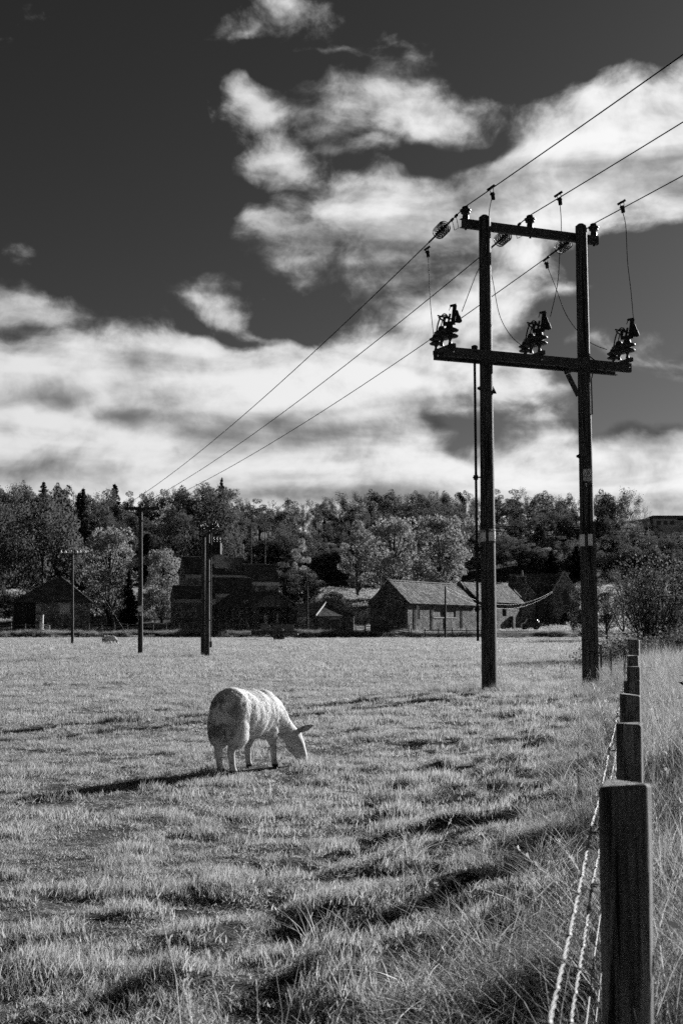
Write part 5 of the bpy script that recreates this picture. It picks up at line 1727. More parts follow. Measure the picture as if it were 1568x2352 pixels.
dropper([(1256, 612, 29.9), (1276, 662, 29.5), (1298, 720, 29.0), (1330, 766, 28.6), (1360, 790, 28.5), (1393, 803, 28.4)])

# ------------------------------------------------------------------ poles across the field
def simple_pole(name, label, cat, px, py_base, py_top, Y, r_, arm=None, group=None):
    b = at(px, py_base, Y); g = gz(b.x, Y); tp = at(px, py_top, Y)
    t = thing(name, label, cat, (b.x, Y, g), 0, group)
    h = tp.z - g
    wood_pole(Vector((0, 0, -0.3)), Vector((tp.x - b.x, 0, h)), r_, r_ * 0.72, int(px)).build('pole', M['pole'], t)
    return t, h, tp.x - b.x
t, h, dx = simple_pole('crossarm_pole', 'wooden pole with one wide crossarm standing in the field', 'utility pole', 323, 1502, 1163, FAR_Y, 0.145)
ox = t.location.x; oz = t.location.z
ca, cb = at(288, 1168, FAR_Y + 0.15), at(368, 1168, FAR_Y + 0.15)
MB().bar((ca.x - ox, 0.16, ca.z - oz), (cb.x - ox, 0.16, ca.z - oz), 0.13, 0.17).build('crossarm', M['pole'], t)
MB().bar((0.05, 0.17, ca.z - oz - 0.75), (0.62, 0.17, ca.z - oz - 0.05), 0.04, 0.05).build('brace', M['iron'], t)
for fi in far_ins:
    b = Vector((fi.x - ox, 0.16, ca.z - oz + 0.065))
    o = MB().lathe(b, b + Vector((0, 0, 1)), [(s_ * 0.8, q_ * 0.8) for s_, q_ in PIN], 10).build('pin_insulator', M['porcelain'], t)
MB().box(-0.13, 0.13, -0.155, -0.15, at(0, 1405, FAR_Y).z - oz, at(0, 1392, FAR_Y).z - oz).build('danger_sign', M['plate'], t)
MB().box(-0.05, 0.05, -0.155, -0.15, at(0, 1414, FAR_Y).z - oz, at(0, 1409, FAR_Y).z - oz).build('number_plate', M['plate'], t)

# transformer pole pair
Yt = 63.0
t = thing('transformer_pole', 'pair of wooden poles seen edge on with fuses at the top', 'utility pole', (at(472, 1507, Yt).x, Yt, gz(at(472, 1507, Yt).x, Yt)))
ox, oy, oz = t.location
for px, dy, tp, sd in ((467, 1.3, 1216, 5), (476.5, 0.0, 1211, 6)):
    b = at(px, 1507, Yt + dy); q = at(px + 1.2, tp, Yt + dy)
    wood_pole(Vector((b.x - ox, dy, -0.3)), Vector((q.x - ox, dy, q.z - oz)), 0.13, 0.10, sd).build('pole', M['pole'], t)
zc = at(470, 1222, Yt).z - oz
MB().bar((-0.35, 1.5, zc - 0.05), (0.15, -0.9, zc + 0.02), 0.12, 0.12).build('crossarm', M['steel'], t)
MB().bar((-0.15, 1.5, zc - 0.05), (0.45, -0.9, zc + 0.02), 0.12, 0.12).build('crossarm', M['steel'], t)
rt = random.Random(9)
for k in range(6):
    f_ = k / 5; b = Vector((-0.45 + 1.05 * f_, 1.3 - 2.0 * f_, zc + 0.06))
    ln = Vector((rt.uniform(-.3, .3), rt.uniform(-.2, .2), 1)).normalized()
    MB().lathe(b, b + ln, [(0, 0.03), (0.10, 0.03), (0.11, 0.12), (0.16, 0.12), (0.17, 0.05), (0.24, 0.11), (0.28, 0.11), (0.30, 0.04), (0.42, 0.035)], 10).build('insulator', M['porcelain'], t)
    MB().tube([b + ln * 0.4, b + ln * 0.55 + Vector((0.1, 0, 0.02)), b + Vector((0.25, 0.1, 0.2))], 0.014, 4).build('jumper', M['iron'], t)
zr = at(0, 1480, Yt).z - oz
MB().tube([(at(488, 1215, Yt).x - ox, -0.4, zc - 0.1), (at(486, 1480, Yt).x - ox, -0.4, zr)], 0.028, 6).build('operating_rod', M['steel'], t)
MB().box(at(484, 1480, Yt).x - ox, at(489.5, 1480, Yt).x - ox, -0.5, -0.3, zr - 0.15, zr + 0.15).build('rod_handle', M['steel'], t)
zt_ = at(0, 1262, Yt).z - oz
tr = MB().box(0.20, 0.72, -0.1, 0.6, zt_ - 0.25, zt_ + 0.35).build('transformer_tank', M['iron'], t, 0.03)
for k in range(3):
    p = Vector((0.30 + 0.14 * k, -0.05 + 0.2 * k, zt_ + 0.35))
    MB().lathe(p, p + Vector((0.25, 0, 1)), [(0, 0.05), (0.05, 0.03), (0.06, 0.09), (0.09, 0.09), (0.10, 0.04), (0.15, 0.085), (0.18, 0.085), (0.19, 0.03), (0.35, 0.02)], 10).build('bushing', M['porcelain'], tr)
for py in (1335, 1425): MB().tube([(-0.2, 0.0, at(0, py, Yt).z - oz), (0.45, 0.0, at(0, py, Yt).z - oz + 0.02)], 0.025, 5).build('strap', M['iron'], t)

# telephone pole at the left
t, h, dx = simple_pole('telephone_pole', 'slim pole with pale insulators in front of the hipped shed', 'utility pole', 167, 1478, 1266, 110.0, 0.135)
MB().bar((-1.2, -0.12, h - 0.25), (1.05, -0.12, h - 0.25), 0.09, 0.11).build('crossarm', M['pole'], t)
for xx in (-1.15, -0.75, -0.25, 0.25, 0.55, 1.0):
    MB().lathe((xx, -0.12, h - 0.19), (xx, -0.12, h + 1), [(0, 0.04), (0.05, 0.09), (0.12, 0.10), (0.17, 0.06), (0.22, 0.07), (0.26, 0.03)], 8).build('insulator', M['plate'], t)
for xx in (-0.5, 0.5): MB().bar((0, -0.15, h - 0.8), (xx, -0.15, h - 0.3), 0.03, 0.04).build('brace', M['iron'], t)
st = MB().tube([at(205, 1316, 118), at(301, 1473, 118)], 0.012, 4).build('stay_wire', M['bright_wire'])
tag(st, 'thin slanting stay wire between telephone pole and crossarm pole', 'wire')
p1 = simple_pole('service_pole', 'dark service pole in front of the long stone barn', 'utility pole', 1022, 1466, 1347, 158.0, 0.15)[0]
simple_pole('service_pole', 'pale service pole in front of the low hipped shed', 'utility pole', 706, 1457, 1348, 172.0, 0.14)
simple_pole('service_pole', 'short service pole rising behind the barn gable', 'utility pole', 873.5, 1362, 1323, 225.0, 0.15)
simple_pole('service_pole', 'thin pole on the wooded slope above the farmhouse', 'utility pole', 577, 1275, 1206, 262.0, 0.12)
simple_pole('service_pole', 'thin pole on the slope right of the other slope pole', 'utility pole', 609, 1275, 1213, 262.0, 0.12)
for i, (dz, e) in enumerate(((0, (1268, 1358)), (-0.55, (1268, 1360)))):
    a = at(1024, 1349, 158); a.z += dz * 0.6
    b = at(e[0], e[1], 205)
    w = MB().tube(sagline(a, b, 2.2 + 0.35 * i, 30), 0.014, 4).build('service_wire', M['bright_wire'])
    tag(w, ['upper', 'lower'][i] + ' of two pale service wires sagging past the barn roof', 'wire', 'service wires past the barn')

# ------------------------------------------------------------------ sheep
def fleece_material(name, val):
    m = bpy.data.materials.new(name); m.use_nodes = True
    t = NT(m.node_tree); m.node_tree.nodes.clear()
    out = t.new('ShaderNodeOutputMaterial')
    tc = t.new('ShaderNodeTexCoord'); s = t.new('ShaderNodeSeparateXYZ'); t.l.new(tc.outputs['Object'], s.inputs[0])
    geo = t.new('ShaderNodeNewGeometry')
    v = t.mapr(geo.outputs['Random Per Island'], 0, 1, val * 0.88, val * 1.08, smooth=False)
    # soiled wool round the tail and lower breech, deepened to paint in rump shade
    dirt_shade = t.math('MULTIPLY', t.mapr(s.outputs[0], -0.32, -0.50), t.mapr(t.noise(tc.outputs['Object'], 7.0, 3, 0.6), 0.38, 0.62))
    dirt_shade = t.math('MAXIMUM', dirt_shade, t.math('MULTIPLY', t.mapr(s.outputs[2], 0.36, 0.22), 0.55))
    v = t.math('MULTIPLY', v, t.mixf(dirt_shade, 1.0, 0.30))
    c = t.new('ShaderNodeCombineColor')
    for i in range(3): t.l.new(v, c.inputs[i])
    d = t.new('ShaderNodeBsdfDiffuse'); t.l.new(c.outputs[0], d.inputs[0])
    tr = t.new('ShaderNodeBsdfTranslucent'); t.l.new(c.outputs[0], tr.inputs[0])
    mx = t.new('ShaderNodeMixShader'); mx.inputs[0].default_value = 0.22
    t.l.new(d.outputs[0], mx.inputs[1]); t.l.new(tr.outputs[0], mx.inputs[2])
    t.l.new(mx.outputs[0], out.inputs[0])
    return m

def skin_material():
    m = bpy.data.materials.new('sheep_hair'); m.use_nodes = True
    t = NT(m.node_tree); bs = m.node_tree.nodes['Principled BSDF']
    tc = t.new('ShaderNodeTexCoord'); s = t.new('ShaderNodeSeparateXYZ'); t.l.new(tc.outputs['Object'], s.inputs[0])
    n = t.noise(tc.outputs['Object'], 16.0, 4, 0.6)
    v = t.mapr(n, 0.3, 0.7, 0.52, 0.70)
    muzzle = t.math('MULTIPLY', t.mapr(s.outputs[2], 0.085, 0.045), t.mapr(s.outputs[0], 0.5, 0.55))
    hoof = t.math('MULTIPLY', t.mapr(s.outputs[2], 0.05, 0.03), t.mapr(s.outputs[0], 0.5, 0.45))
    spots = t.math('MULTIPLY', t.mapr(s.outputs[2], 0.40, 0.30), t.mapr(t.noise(tc.outputs['Object'], 22.0, 3, 0.6), 0.52, 0.66, 0.0, 0.5))
    v = t.mixf(t.math('MAXIMUM', muzzle, t.math('MAXIMUM', hoof, spots)), v, 0.05)
    c = t.new('ShaderNodeCombineColor')
    for i in range(3): t.l.new(v, c.inputs[i])
    t.l.new(c.outputs[0], bs.inputs['Base Color'])
    bs.inputs['Roughness'].default_value = 0.85; bs.inputs['Specular IOR Level'].default_value = 0.15
    b = t.new('ShaderNodeBump'); b.inputs['Distance'].default_value = 0.004; b.inputs['Strength'].default_value = 0.6
    t.l.new(t.noise(tc.outputs['Object'], 90.0, 3, 0.6), b.inputs['Height']); t.l.new(b.outputs[0], bs.inputs['Normal'])
    return m
WOOL = fleece_material('fleece', 0.90)
HAIR = skin_material()

def sheep_meshes():
    bm = bmesh.new()
    def ell(c, r_, rot=None):
        mtx = Matrix.Translation(c) @ (rot.to_4x4() if rot else Matrix.Identity(4)) @ Matrix.Diagonal((*r_, 1))
        bmesh.ops.create_icosphere(bm, subdivisions=3, radius=1.0, matrix=mtx)
    def chain(pts):
        for (a, ra), (b, rb) in zip(pts[:-1], pts[1:]):
            a = Vector(a); b = Vector(b); n = max(2, int((b - a).length / 0.018))
            for i in range(n + 1):
                t = i / n; r_ = ra + (rb - ra) * t
                bmesh.ops.create_icosphere(bm, subdivisions=2, radius=r_, matrix=Matrix.Translation(a.lerp(b, t)))
    ell((-0.02, 0, 0.545), (0.43, 0.222, 0.243))
    ell((-0.15, 0, 0.560), (0.26, 0.217, 0.250)); ell((0.12, 0, 0.556), (0.24, 0.210, 0.240))
    ell((-0.29, 0, 0.580), (0.225, 0.208, 0.255))
    ell((-0.34, 0.10, 0.44), (0.155, 0.108, 0.215)); ell((-0.34, -0.10, 0.44), (0.155, 0.108, 0.215))
    ell((0.23, 0, 0.560), (0.20, 0.198, 0.235))
    ell((0.34, -0.01, 0.46), (0.14, 0.165, 0.19))
    ell((-0.49, 0, 0.50), (0.05, 0.05, 0.15))
    chain([((0.30, -0.01, 0.57), 0.185), ((0.46, -0.07, 0.44), 0.125), ((0.555, -0.14, 0.335), 0.092)])
    chain([((0.565, -0.15, 0.325), 0.094), ((0.60, -0.19, 0.225), 0.100), ((0.63, -0.225, 0.135), 0.076), ((0.650, -0.245, 0.070), 0.061), ((0.655, -0.250, 0.035), 0.055)])
    ell((0.575, -0.175, 0.225), (0.085, 0.065, 0.105))
    ell((0.615, -0.20, 0.275), (0.060, 0.060, 0.10))
    for s, dx in ((1, 0.03), (-1, -0.05)):
        y = 0.105 * s
        chain([((-0.33, y, 0.36), 0.082), ((-0.375 + dx, y, 0.255), 0.048), ((-0.395 + dx, y, 0.215), 0.040), ((-0.370 + dx, y, 0.10), 0.035), ((-0.360 + dx, y, 0.060), 0.034), ((-0.340 + dx, y, 0.022), 0.040)])
    for s, dx in ((1, -0.10), (-1, 0.06)):
        y = 0.105 * s
        chain([((0.24 + dx * 0.3, y, 0.38), 0.075), ((0.25 + dx * 0.8, y, 0.235), 0.040), ((0.255 + dx, y, 0.20), 0.038), ((0.26 + dx, y, 0.10), 0.034), ((0.268 + dx, y, 0.058), 0.033), ((0.288 + dx, y, 0.022), 0.037)])
    me = bpy.data.meshes.new('body_raw'); bm.to_mesh(me); bm.free()
    o = bpy.data.objects.new('tmp', me); COL.objects.link(o)
    m = o.modifiers.new('r', 'REMESH'); m.mode = 'VOXEL'; m.voxel_size = 0.011; m.use_smooth_shade = True
    m = o.modifiers.new('s', 'SMOOTH'); m.factor = 0.5; m.iterations = 7
    dg = bpy.context.evaluated_depsgraph_get()
    body = bpy.data.meshes.new_from_object(o.evaluated_get(dg))
    bpy.data.objects.remove(o); bpy.data.meshes.remove(me)
    body.name = 'body'
    n = len(body.vertices)
    co = np.empty(n * 3, np.float32); body.vertices.foreach_get('co', co); co = co.reshape(-1, 3)
    no = np.empty(n * 3, np.float32); body.vertices.foreach_get('normal', no); no = no.reshape(-1, 3)
    def woolly(c):
        x, z = c[:, 0], c[:, 2]
        w = sstep(0.265, 0.33, z) * (1 - sstep(0.47, 0.53, x))
        w = np.where((x > 0.40) & (z < 0.36), 0, w)
        return w
    w = woolly(co)
    # fleece lumps and the crease behind the shoulder
    lum = (vnoise(co[:, 0] * 11 + co[:, 1] * 5, co[:, 2] * 11 + co[:, 1] * 7, 61) - 0.5) * 0.014 + (vnoise(co[:, 0] * 26, co[:, 2] * 26 + co[:, 1] * 20, 62) - 0.5) * 0.006
    lum -= 0.007 * np.exp(-((co[:, 0] - 0.10 - 0.25 * (co[:, 2] - 0.5)) / 0.035) ** 2) + 0.004 * np.exp(-((co[:, 0] + 0.10) / 0.05) ** 2)
    lum -= 0.035 * np.exp(-(co[:, 1] / 0.035) ** 2) * sstep(-0.36, -0.46, co[:, 0]) * sstep(0.62, 0.40, co[:, 2])
    co2 = co + no * (w * (lum + 0.004))[:, None]
    body.vertices.foreach_set('co', co2.astype(np.float32).ravel()); body.update()
    # fleece: short curved locks standing off the woolly skin
    rng = np.random.RandomState(3)
    body.calc_loop_triangles()
    tri = np.empty(len(body.loop_triangles) * 3, np.int32); body.loop_triangles.foreach_get('vertices', tri); tri = tri.reshape(-1, 3)
    A, B, C = co2[tri[:, 0]], co2[tri[:, 1]], co2[tri[:, 2]]
    area = np.linalg.norm(np.cross(B - A, C - A), axis=1)
    k = 26000
    pick = rng.choice(len(tri), k, p=area / area.sum())
    u, v = rng.uniform(0, 1, k), rng.uniform(0, 1, k); f = u + v > 1; u[f], v[f] = 1 - u[f], 1 - v[f]
    P = A[pick] + (B - A)[pick] * u[:, None] + (C - A)[pick] * v[:, None]
    N = np.cross(B - A, C - A)[pick]; N /= np.linalg.norm(N, axis=1)[:, None] + 1e-9
    keep = rng.uniform(0, 1, k) < woolly(P)
    P, N = P[keep], N[keep]; k = len(P)
    curl = np.stack([vnoise(P[:, 0] * 16, P[:, 2] * 16, 71) - 0.5, vnoise(P[:, 0] * 16 + 9, P[:, 2] * 16, 72) - 0.5, vnoise(P[:, 0] * 16, P[:, 2] * 16 + 7, 73) - 0.5], 1)
    Tg = curl * 1.2 + rng.normal(0, 0.16, (k, 3)) + np.array([-0.25, 0, -0.45])
    Tg -= N * (Tg * N).sum(1)[:, None]; Tg /= np.linalg.norm(Tg, axis=1)[:, None] + 1e-6
    D = Tg + N * rng.uniform(0.25, 0.75, k)[:, None]
    D /= np.linalg.norm(D, axis=1)[:, None]
    L = rng.uniform(0.012, 0.026, k)[:, None]
    S = np.cross(N, D) + rng.normal(0, 0.12, (k, 3)); S /= np.linalg.norm(S, axis=1)[:, None]
    wd = rng.uniform(0.0014, 0.0028, k)[:, None]
    P0 = P - N * 0.004
    tip = P0 + D * L + np.array([0, 0, -0.006])
    mid = P0 + D * L * 0.55 + N * 0.003
    V = np.stack([P0 - S * wd, P0 + S * wd, mid + S * wd * 0.8, mid - S * wd * 0.8, tip + S * wd * 0.2, tip - S * wd * 0.2], 1).reshape(-1, 3)
    b = np.arange(k)[:, None] * 6
    F = np.concatenate([b + np.array([[0, 1, 2, 3]]), b + np.array([[3, 2, 4, 5]])])
    fl = put_mesh('fleece', V, F)
    # skin carries wool colour above and hair on face and legs
    body.materials.append(HAIR); body.materials.append(WOOL)
    cent = np.empty(len(body.polygons) * 3, np.float32); body.polygons.foreach_get('center', cent)
    mi = (woolly(cent.reshape(-1, 3)) > 0.5).astype(np.int32)
    body.polygons.foreach_set('material_index', mi); body.update()
    fl.materials.append(WOOL)
    # ear: cupped leaf
    def ear(base, tip, up, width):
        base = Vector(base); tip = Vector(tip); d = tip - base; s = d.cross(Vector(up)).normalized(); u = s.cross(d).normalized()
        V = []; F = []; n = 9
        for i in range(n + 1):
            t = i / n; w_ = width * math.sin(math.pi * (0.16 + 0.84 * t)) ** 0.75 if i < n else 0.002
            for j, a in enumerate((-1, -0.5, 0, 0.5, 1)):
                V.append(base + d * t + s * (w_ * a) + u * (0.45 * w_ * a * a - 0.012 * math.sin(math.pi * t)))
        for i in range(n):
            for j in range(4):
                q = i * 5 + j; F.append((q, q + 1, q + 6, q + 5))
        mb = MB(); mb.add(V, F, True)
        me_ = mb.mesh('ear'); me_.materials.append(M['ear']); return me_
    ears = [ear((0.615, -0.205, 0.350), (0.700, -0.355, 0.415), (-0.87, -0.5, 0.4), 0.033), ear((0.535, -0.085, 0.365), (0.50, 0.055, 0.400), (-0.87, -0.5, 0.4), 0.040)]
    eyes = []
    for c in ((0.672, -0.222, 0.262), (0.612, -0.105, 0.258)):
        bm = bmesh.new(); bmesh.ops.create_icosphere(bm, subdivisions=2, radius=0.017, matrix=Matrix.Translation(c)); e = bpy.data.meshes.new('eye'); bm.to_mesh(e); bm.free()
        e.materials.append(M['pane']); eyes.append(e)
    return body, fl, ears, eyes

SHEEP = sheep_meshes()
def sheep(label, x, y, heading, s=1.0, fleece=True):
    body, fl, ears, eyes = SHEEP
    t = thing('sheep', label, 'sheep', (x, y, gz(x, y) + 0.005), heading, 'sheep grazing in the field')
    t.scale = (s, s, s)
    link('body', body, t)
    link('fleece', fl, t)
    for e in ears:
        o = link('ear', e, t); m = o.modifiers.new('t', 'SOLIDIFY'); m.thickness = 0.006
    for e in eyes: link('eye', e, t)
    return t
sheep('large white sheep grazing in the foreground, seen from behind', -0.975, 13.14, R(60), 1.03)
sheep('small far sheep grazing side on near the telephone pole', PX(257, 108), 107.5, R(8), 0.95)
sheep('small far sheep facing away, half hidden behind the other far one', PX(242, 108), 108.4, R(75), 0.92)

# ------------------------------------------------------------------ stock fence in the foreground
def stock_fence():
    rng = random.Random(15)
    t = thing('stock_fence', 'timber post and barbed wire fence running away at the right', 'fence', (fence_x(2.7), 2.7, gz(fence_x(2.7), 2.7)))
    ox, oy, oz = t.location
    ang = math.atan2(1.0, 0.236) - math.pi / 2
    specs = [(0.95, 0.10, 1.15), (2.70, 0.100, ZP(1796, 2.70)), (4.48, 0.086, ZP(1657, 4.48)), (6.2, 0.096, ZP(1593, 6.2)), (7.9, 0.098, ZP(1561, 7.9)), (9.8, 0.096, ZP(1531, 9.8)), (11.7, 0.10, ZP(1504, 11.7)),
             (13.6, 0.10, ZP(1490, 13.6)), (15.5, 0.13, ZP(1468, 15.5)), (17.6, 0.11, ZP(1476, 17.6)), (19.8, 0.10, ZP(1482, 19.8)), (22.2, 0.10, ZP(1484, 22.2)), (24.6, 0.10, ZP(1486, 24.6)), (27.2, 0.10, ZP(1486, 27.2))]
    for i, (y, w, zt) in enumerate(specs):
        x = fence_x(y); zb = gz(x, y) - 0.3
        h = w / 2
        mb = MB()
        n = 7
        lean = (rng.uniform(-.012, .012), rng.uniform(-.01, .01))
        V = []
        for k in range(n + 1):
            f = k / n; z = zb + (zt - zb) * f
            wob = [rng.uniform(-.0016, .0016) for _ in range(8)]
            V += [(-h + wob[0] + lean[0] * f, -h + wob[1] + lean[1] * f, z), (h + wob[2] + lean[0] * f, -h + wob[3] + lean[1] * f, z),
                  (h + wob[4] + lean[0] * f, h + wob[5] + lean[1] * f, z), (-h + wob[6] + lean[0] * f, h + wob[7] + lean[1] * f, z)]
        tilt = [rng.uniform(-.004, .012) for _ in range(4)]
        for j in range(4):
            p = V[-4 + j]; V[-4 + j] = (p[0], p[1], p[2] - tilt[j])
        F = []
        for k in range(n):
            for j in range(4):
                a = k * 4 + j; b = k * 4 + (j + 1) % 4
                F.append((a, b, b + 4, a + 4))
        F += [(3, 2, 1, 0), tuple(range(n * 4, n * 4 + 4))]
        mb.add(V, F)
        o = mb.build('post', M['post'], t, 0.007)
        o.location = (x - ox, y - oy, -oz); o.rotation_euler = (0, 0, ang - 0.10 + rng.uniform(-.03, .03))
        for zz in (1.06, 0.95):
            st = MB().tube([(-h - 0.001, -0.012, zz), (-h - 0.014, -0.012, zz + 0.002), (-h - 0.014, 0.012, zz + 0.002), (-h - 0.001, 0.012, zz)], 0.0022, 4)
            st.build('staple', M['bright_wire'], o)
    ys = [s[0] for s in specs]
    left = Vector((-1.0, 0.236, 0)).normalized()
    def wire_pts(z, n=8, sag=0.015):
        P = []
        for a, b in zip(ys[:-1], ys[1:]):
            for k in range(n):
                f = k / n; y = a + (b - a) * f; x = fence_x(y)
                base = gz(x, y) * 0.0
                P.append(Vector((x, y, z + base - 4 * sag * f * (1 - f))) + left * 0.062)
        return [p - Vector((ox, oy, oz)) for p in P]
    def twisted(z, name, turns=13.0, r_=0.0013, barb=0.14):
        """two strands twisted together with barbs"""
        P = wire_pts(z, 8)
        mb = MB()
        dense = smooth_path(P[:34], 22) + P[34:]
        for ph in (0, math.pi):
            Q = []; s = 0
            for i, p in enumerate(dense):
                if i: s += (p - dense[i - 1]).length
                amp = 0.0017
                a = s * 2 * math.pi * turns + ph
                Q.append(p + left * (math.cos(a) * amp) + Vector((0, 0, math.sin(a) * amp)))
            mb.tube(Q, r_, 5, False)
        s = 0; nxt = 0.05
        for i in range(1, len(dense)):
            L = (dense[i] - dense[i - 1]).length
            while nxt < s + L:
                c = dense[i - 1].lerp(dense[i], (nxt - s) / L)
                for q in range(2):
                    v = (left * math.cos(q * 1.9 + nxt * 30) + Vector((0, 0, 1)) * math.sin(q * 1.9 + nxt * 30)).normalized() * 0.014
                    mb.tube([c - v, c + v], [0.0008, 0.0011], 4, False)
                mb.tube([c - (dense[i] - dense[i - 1]).normalized() * 0.006, c + (dense[i] - dense[i - 1]).normalized() * 0.006], 0.0042, 6, True)
                nxt += barb
            s += L
        return mb.build(name, M['bright_wire'], t)
    twisted(1.075, 'barbed_wire')
    twisted(0.955, 'barbed_wire')
    for z in (0.80, 0.66, 0.52, 0.38, 0.24, 0.12):
        MB().tube(wire_pts(z, 4), 0.0014 if z < 0.8 else 0.0018, 4, False).build('line_wire', M['bright_wire'], t)
    mb = MB(); y = 1.05
    while y < 12:
        x = fence_x(y); p = Vector((x, y, 0)) + left * 0.062 - Vector((ox, oy, oz))
        mb.tube([p + Vector((0, 0, 0.12)), p + Vector((0.004, 0, 0.45)), p + Vector((0, 0, 0.80))], 0.0013, 3, False)
        y += 0.15
    mb.build('netting', M['bright_wire'], t)
    # cross fence leaving the corner to the left
    t2 = thing('wire_fence', 'slack wire fence on short stakes left of the fence corner', 'fence', (fence_x(24), 24, 0))
    ox, oy = fence_x(24), 24
    stakes = [(fence_x(24) - 0.4, 24.2), (5.0, 27.4), (4.4, 30), (3.9, 33)]
    for x, y in [(PX(1432, 30), 30.0), (PX(1400, 33), 33.0), (PX(1378, 37), 37.0)]:
        MB().box(x - ox - 0.025, x - ox + 0.025, y - oy - 0.03, y - oy + 0.03, gz(x, y) - 0.2, gz(x, y) + 0.95).build('stake', M['post'], t2)
    P = [Vector((PX(px, y) - ox, y - oy, 0.95)) for px, y in ((1440, 27.2), (1432, 30), (1400, 33), (1378, 37))]
    for dz in (0, -0.25, -0.5):
        MB().tube([p + Vector((0, 0, dz + (0.04 if i % 2 else -0.03))) for i, p in enumerate(P)], 0.004, 4, False).build('line_wire', M['wire'], t2)
stock_fence()

def weeds():
    rng = np.random.RandomState(23); rr = random.Random(23)
    for i in range(9):
        y = [2.9, 3.4, 4.2, 5.2, 6.0, 7.2, 8.5, 9.6, 11.0][i]; x = fence_x(y) + [0.42, 0.62, 0.5, 0.75, 0.45, 0.9, 0.55, 1.1, 0.7][i]
        t = thing('hogweed_plant', ['broad leaved weed right of the nearest fence post', 'second broad leaved weed behind the nearest post', 'broad leaved weed right of the second post', 'broad leaved weed beyond the second post',
                                    'broad leaved weed right of the third post', 'broad leaved weed beyond the third post', 'broad leaved weed right of the fourth post', 'broad leaved weed beyond the fourth post', 'farthest broad leaved weed beside the fence'][i], 'weed', (x, y, gz(x, y)), 0, 'weeds beside the stock fence')
        mb = MB(); pts = []
        for k in range(5):
            a = rr.uniform(0, 6.28); h = rr.uniform(0.35, 0.75)
            p = [Vector((0, 0, -0.02)), Vector((math.cos(a) * 0.05, math.sin(a) * 0.05, h * 0.5)), Vector((math.cos(a) * 0.16, math.sin(a) * 0.16, h))]
            mb.tube(p, [0.005, 0.004, 0.002], 4, False); pts += [p[1], p[1].lerp(p[2], 0.5), p[2], p[2]]
        mb.build('stem', M['bark_pale'], t)
        T = np.array([tuple(p) for p in pts])
        C = T[rng.randint(0, len(T), 130)] + rng.normal(0, 0.06, (130, 3)); C[:, 2] = np.abs(C[:, 2]) + 0.03
        link('leaves', put_mesh('leaves', *leaf_quads(rng, C, 0.032, 0.5, 0.45)), t, L_GLINT)
weeds()

# ------------------------------------------------------------------ far field fences
def rail_fence(label, px0, px1, Y0, Y1, rails=(0.45, 0.85, 1.2), skip=(), seed=1, step=1.75, lean=0.03):
    rng = random.Random(seed)
    a = Vector((PX(px0, Y0), Y0, 0)); b = Vector((PX(px1, Y1), Y1, 0))
    L = (b - a).length; n = max(1, int(L / step)); d = (b - a) / n
    t = thing('rail_fence', label, 'fence', (a.x, a.y, gz(a.x, a.y)))
    P = []
    for i in range(n + 1):
        p = a + d * i; p.z = gz(p.x, p.y)
        P.append(p - Vector(t.location))
        h = 1.3 + rng.uniform(-.06, .16)
        o = MB().box(-0.065, 0.065, -0.06, 0.06, -0.3, h).build('post', M['rail'], t)
        o.location = P[-1]; o.rotation_euler = (rng.uniform(-lean, lean), rng.uniform(-lean, lean), 0)
    for i in range(n):
        for r_ in rails:
            if rng.random() < 0.06: continue
            q0 = P[i] + Vector((0, -0.08, r_ + rng.uniform(-.03, .03))); q1 = P[i + 1] + Vector((0, -0.08, r_ + rng.uniform(-.03, .03)))
            MB().bar(q0, q1, 0.035, 0.10).build('rail', M['rail'], t)
    return t
rail_fence('long rail fence along the field edge left of the twin poles', 205, 470, 171.5, 171.5, seed=3)
rail_fence('rail fence before the hipped shed at the far left', -40, 92, 172, 171.5, (0.55, 1.1), seed=4)
rail_fence('rail fence before the cart shed beyond the trailer', 482, 776, 171.5, 170.5, seed=5)
rail_fence('rail fence before the barn gable, right of the gate', 838, 938, 170.5, 168.0, (0.3, 0.6, 0.9, 1.2), seed=6)
rail_fence('two rail fence along the barn front left of the big pole', 944, 1104, 166, 160, (0.55, 1.05), seed=7)
rail_fence('short fence on the paddock above the low hipped shed', 690, 775, 216, 212, (0.5, 0.9, 1.25), seed=8)
rail_fence('thin fence on the bank behind the hipped shed', 212, 312, 205, 205, (0.6, 1.1), seed=9)
def gate():
    Y = 170.5
    x0, x1 = PX(777, Y), PX(836, Y)
    t = thing('field_gate', 'five barred metal field gate left of the stone barn', 'gate', (x0, Y, gz(x0, Y)))
    L = x1 - x0
    for x in (-0.18, L + 0.02):
        MB().box(x, x + 0.2, -0.1, 0.1, -0.3, 1.55).build('gate_post', M['rail'], t)
    for k in range(6):
        MB().tube([(0.06, 0, 0.22 + k * 0.19), (L - 0.06, 0, 0.22 + k * 0.19)], 0.028, 6).build('bar', M['steel'], t)
    for f in (0.02, 0.34, 0.67, 0.98):
        MB().tube([(L * f, 0.0, 0.2), (L * f, 0.0, 1.2)], 0.026, 6).build('upright', M['steel'], t)
gate()
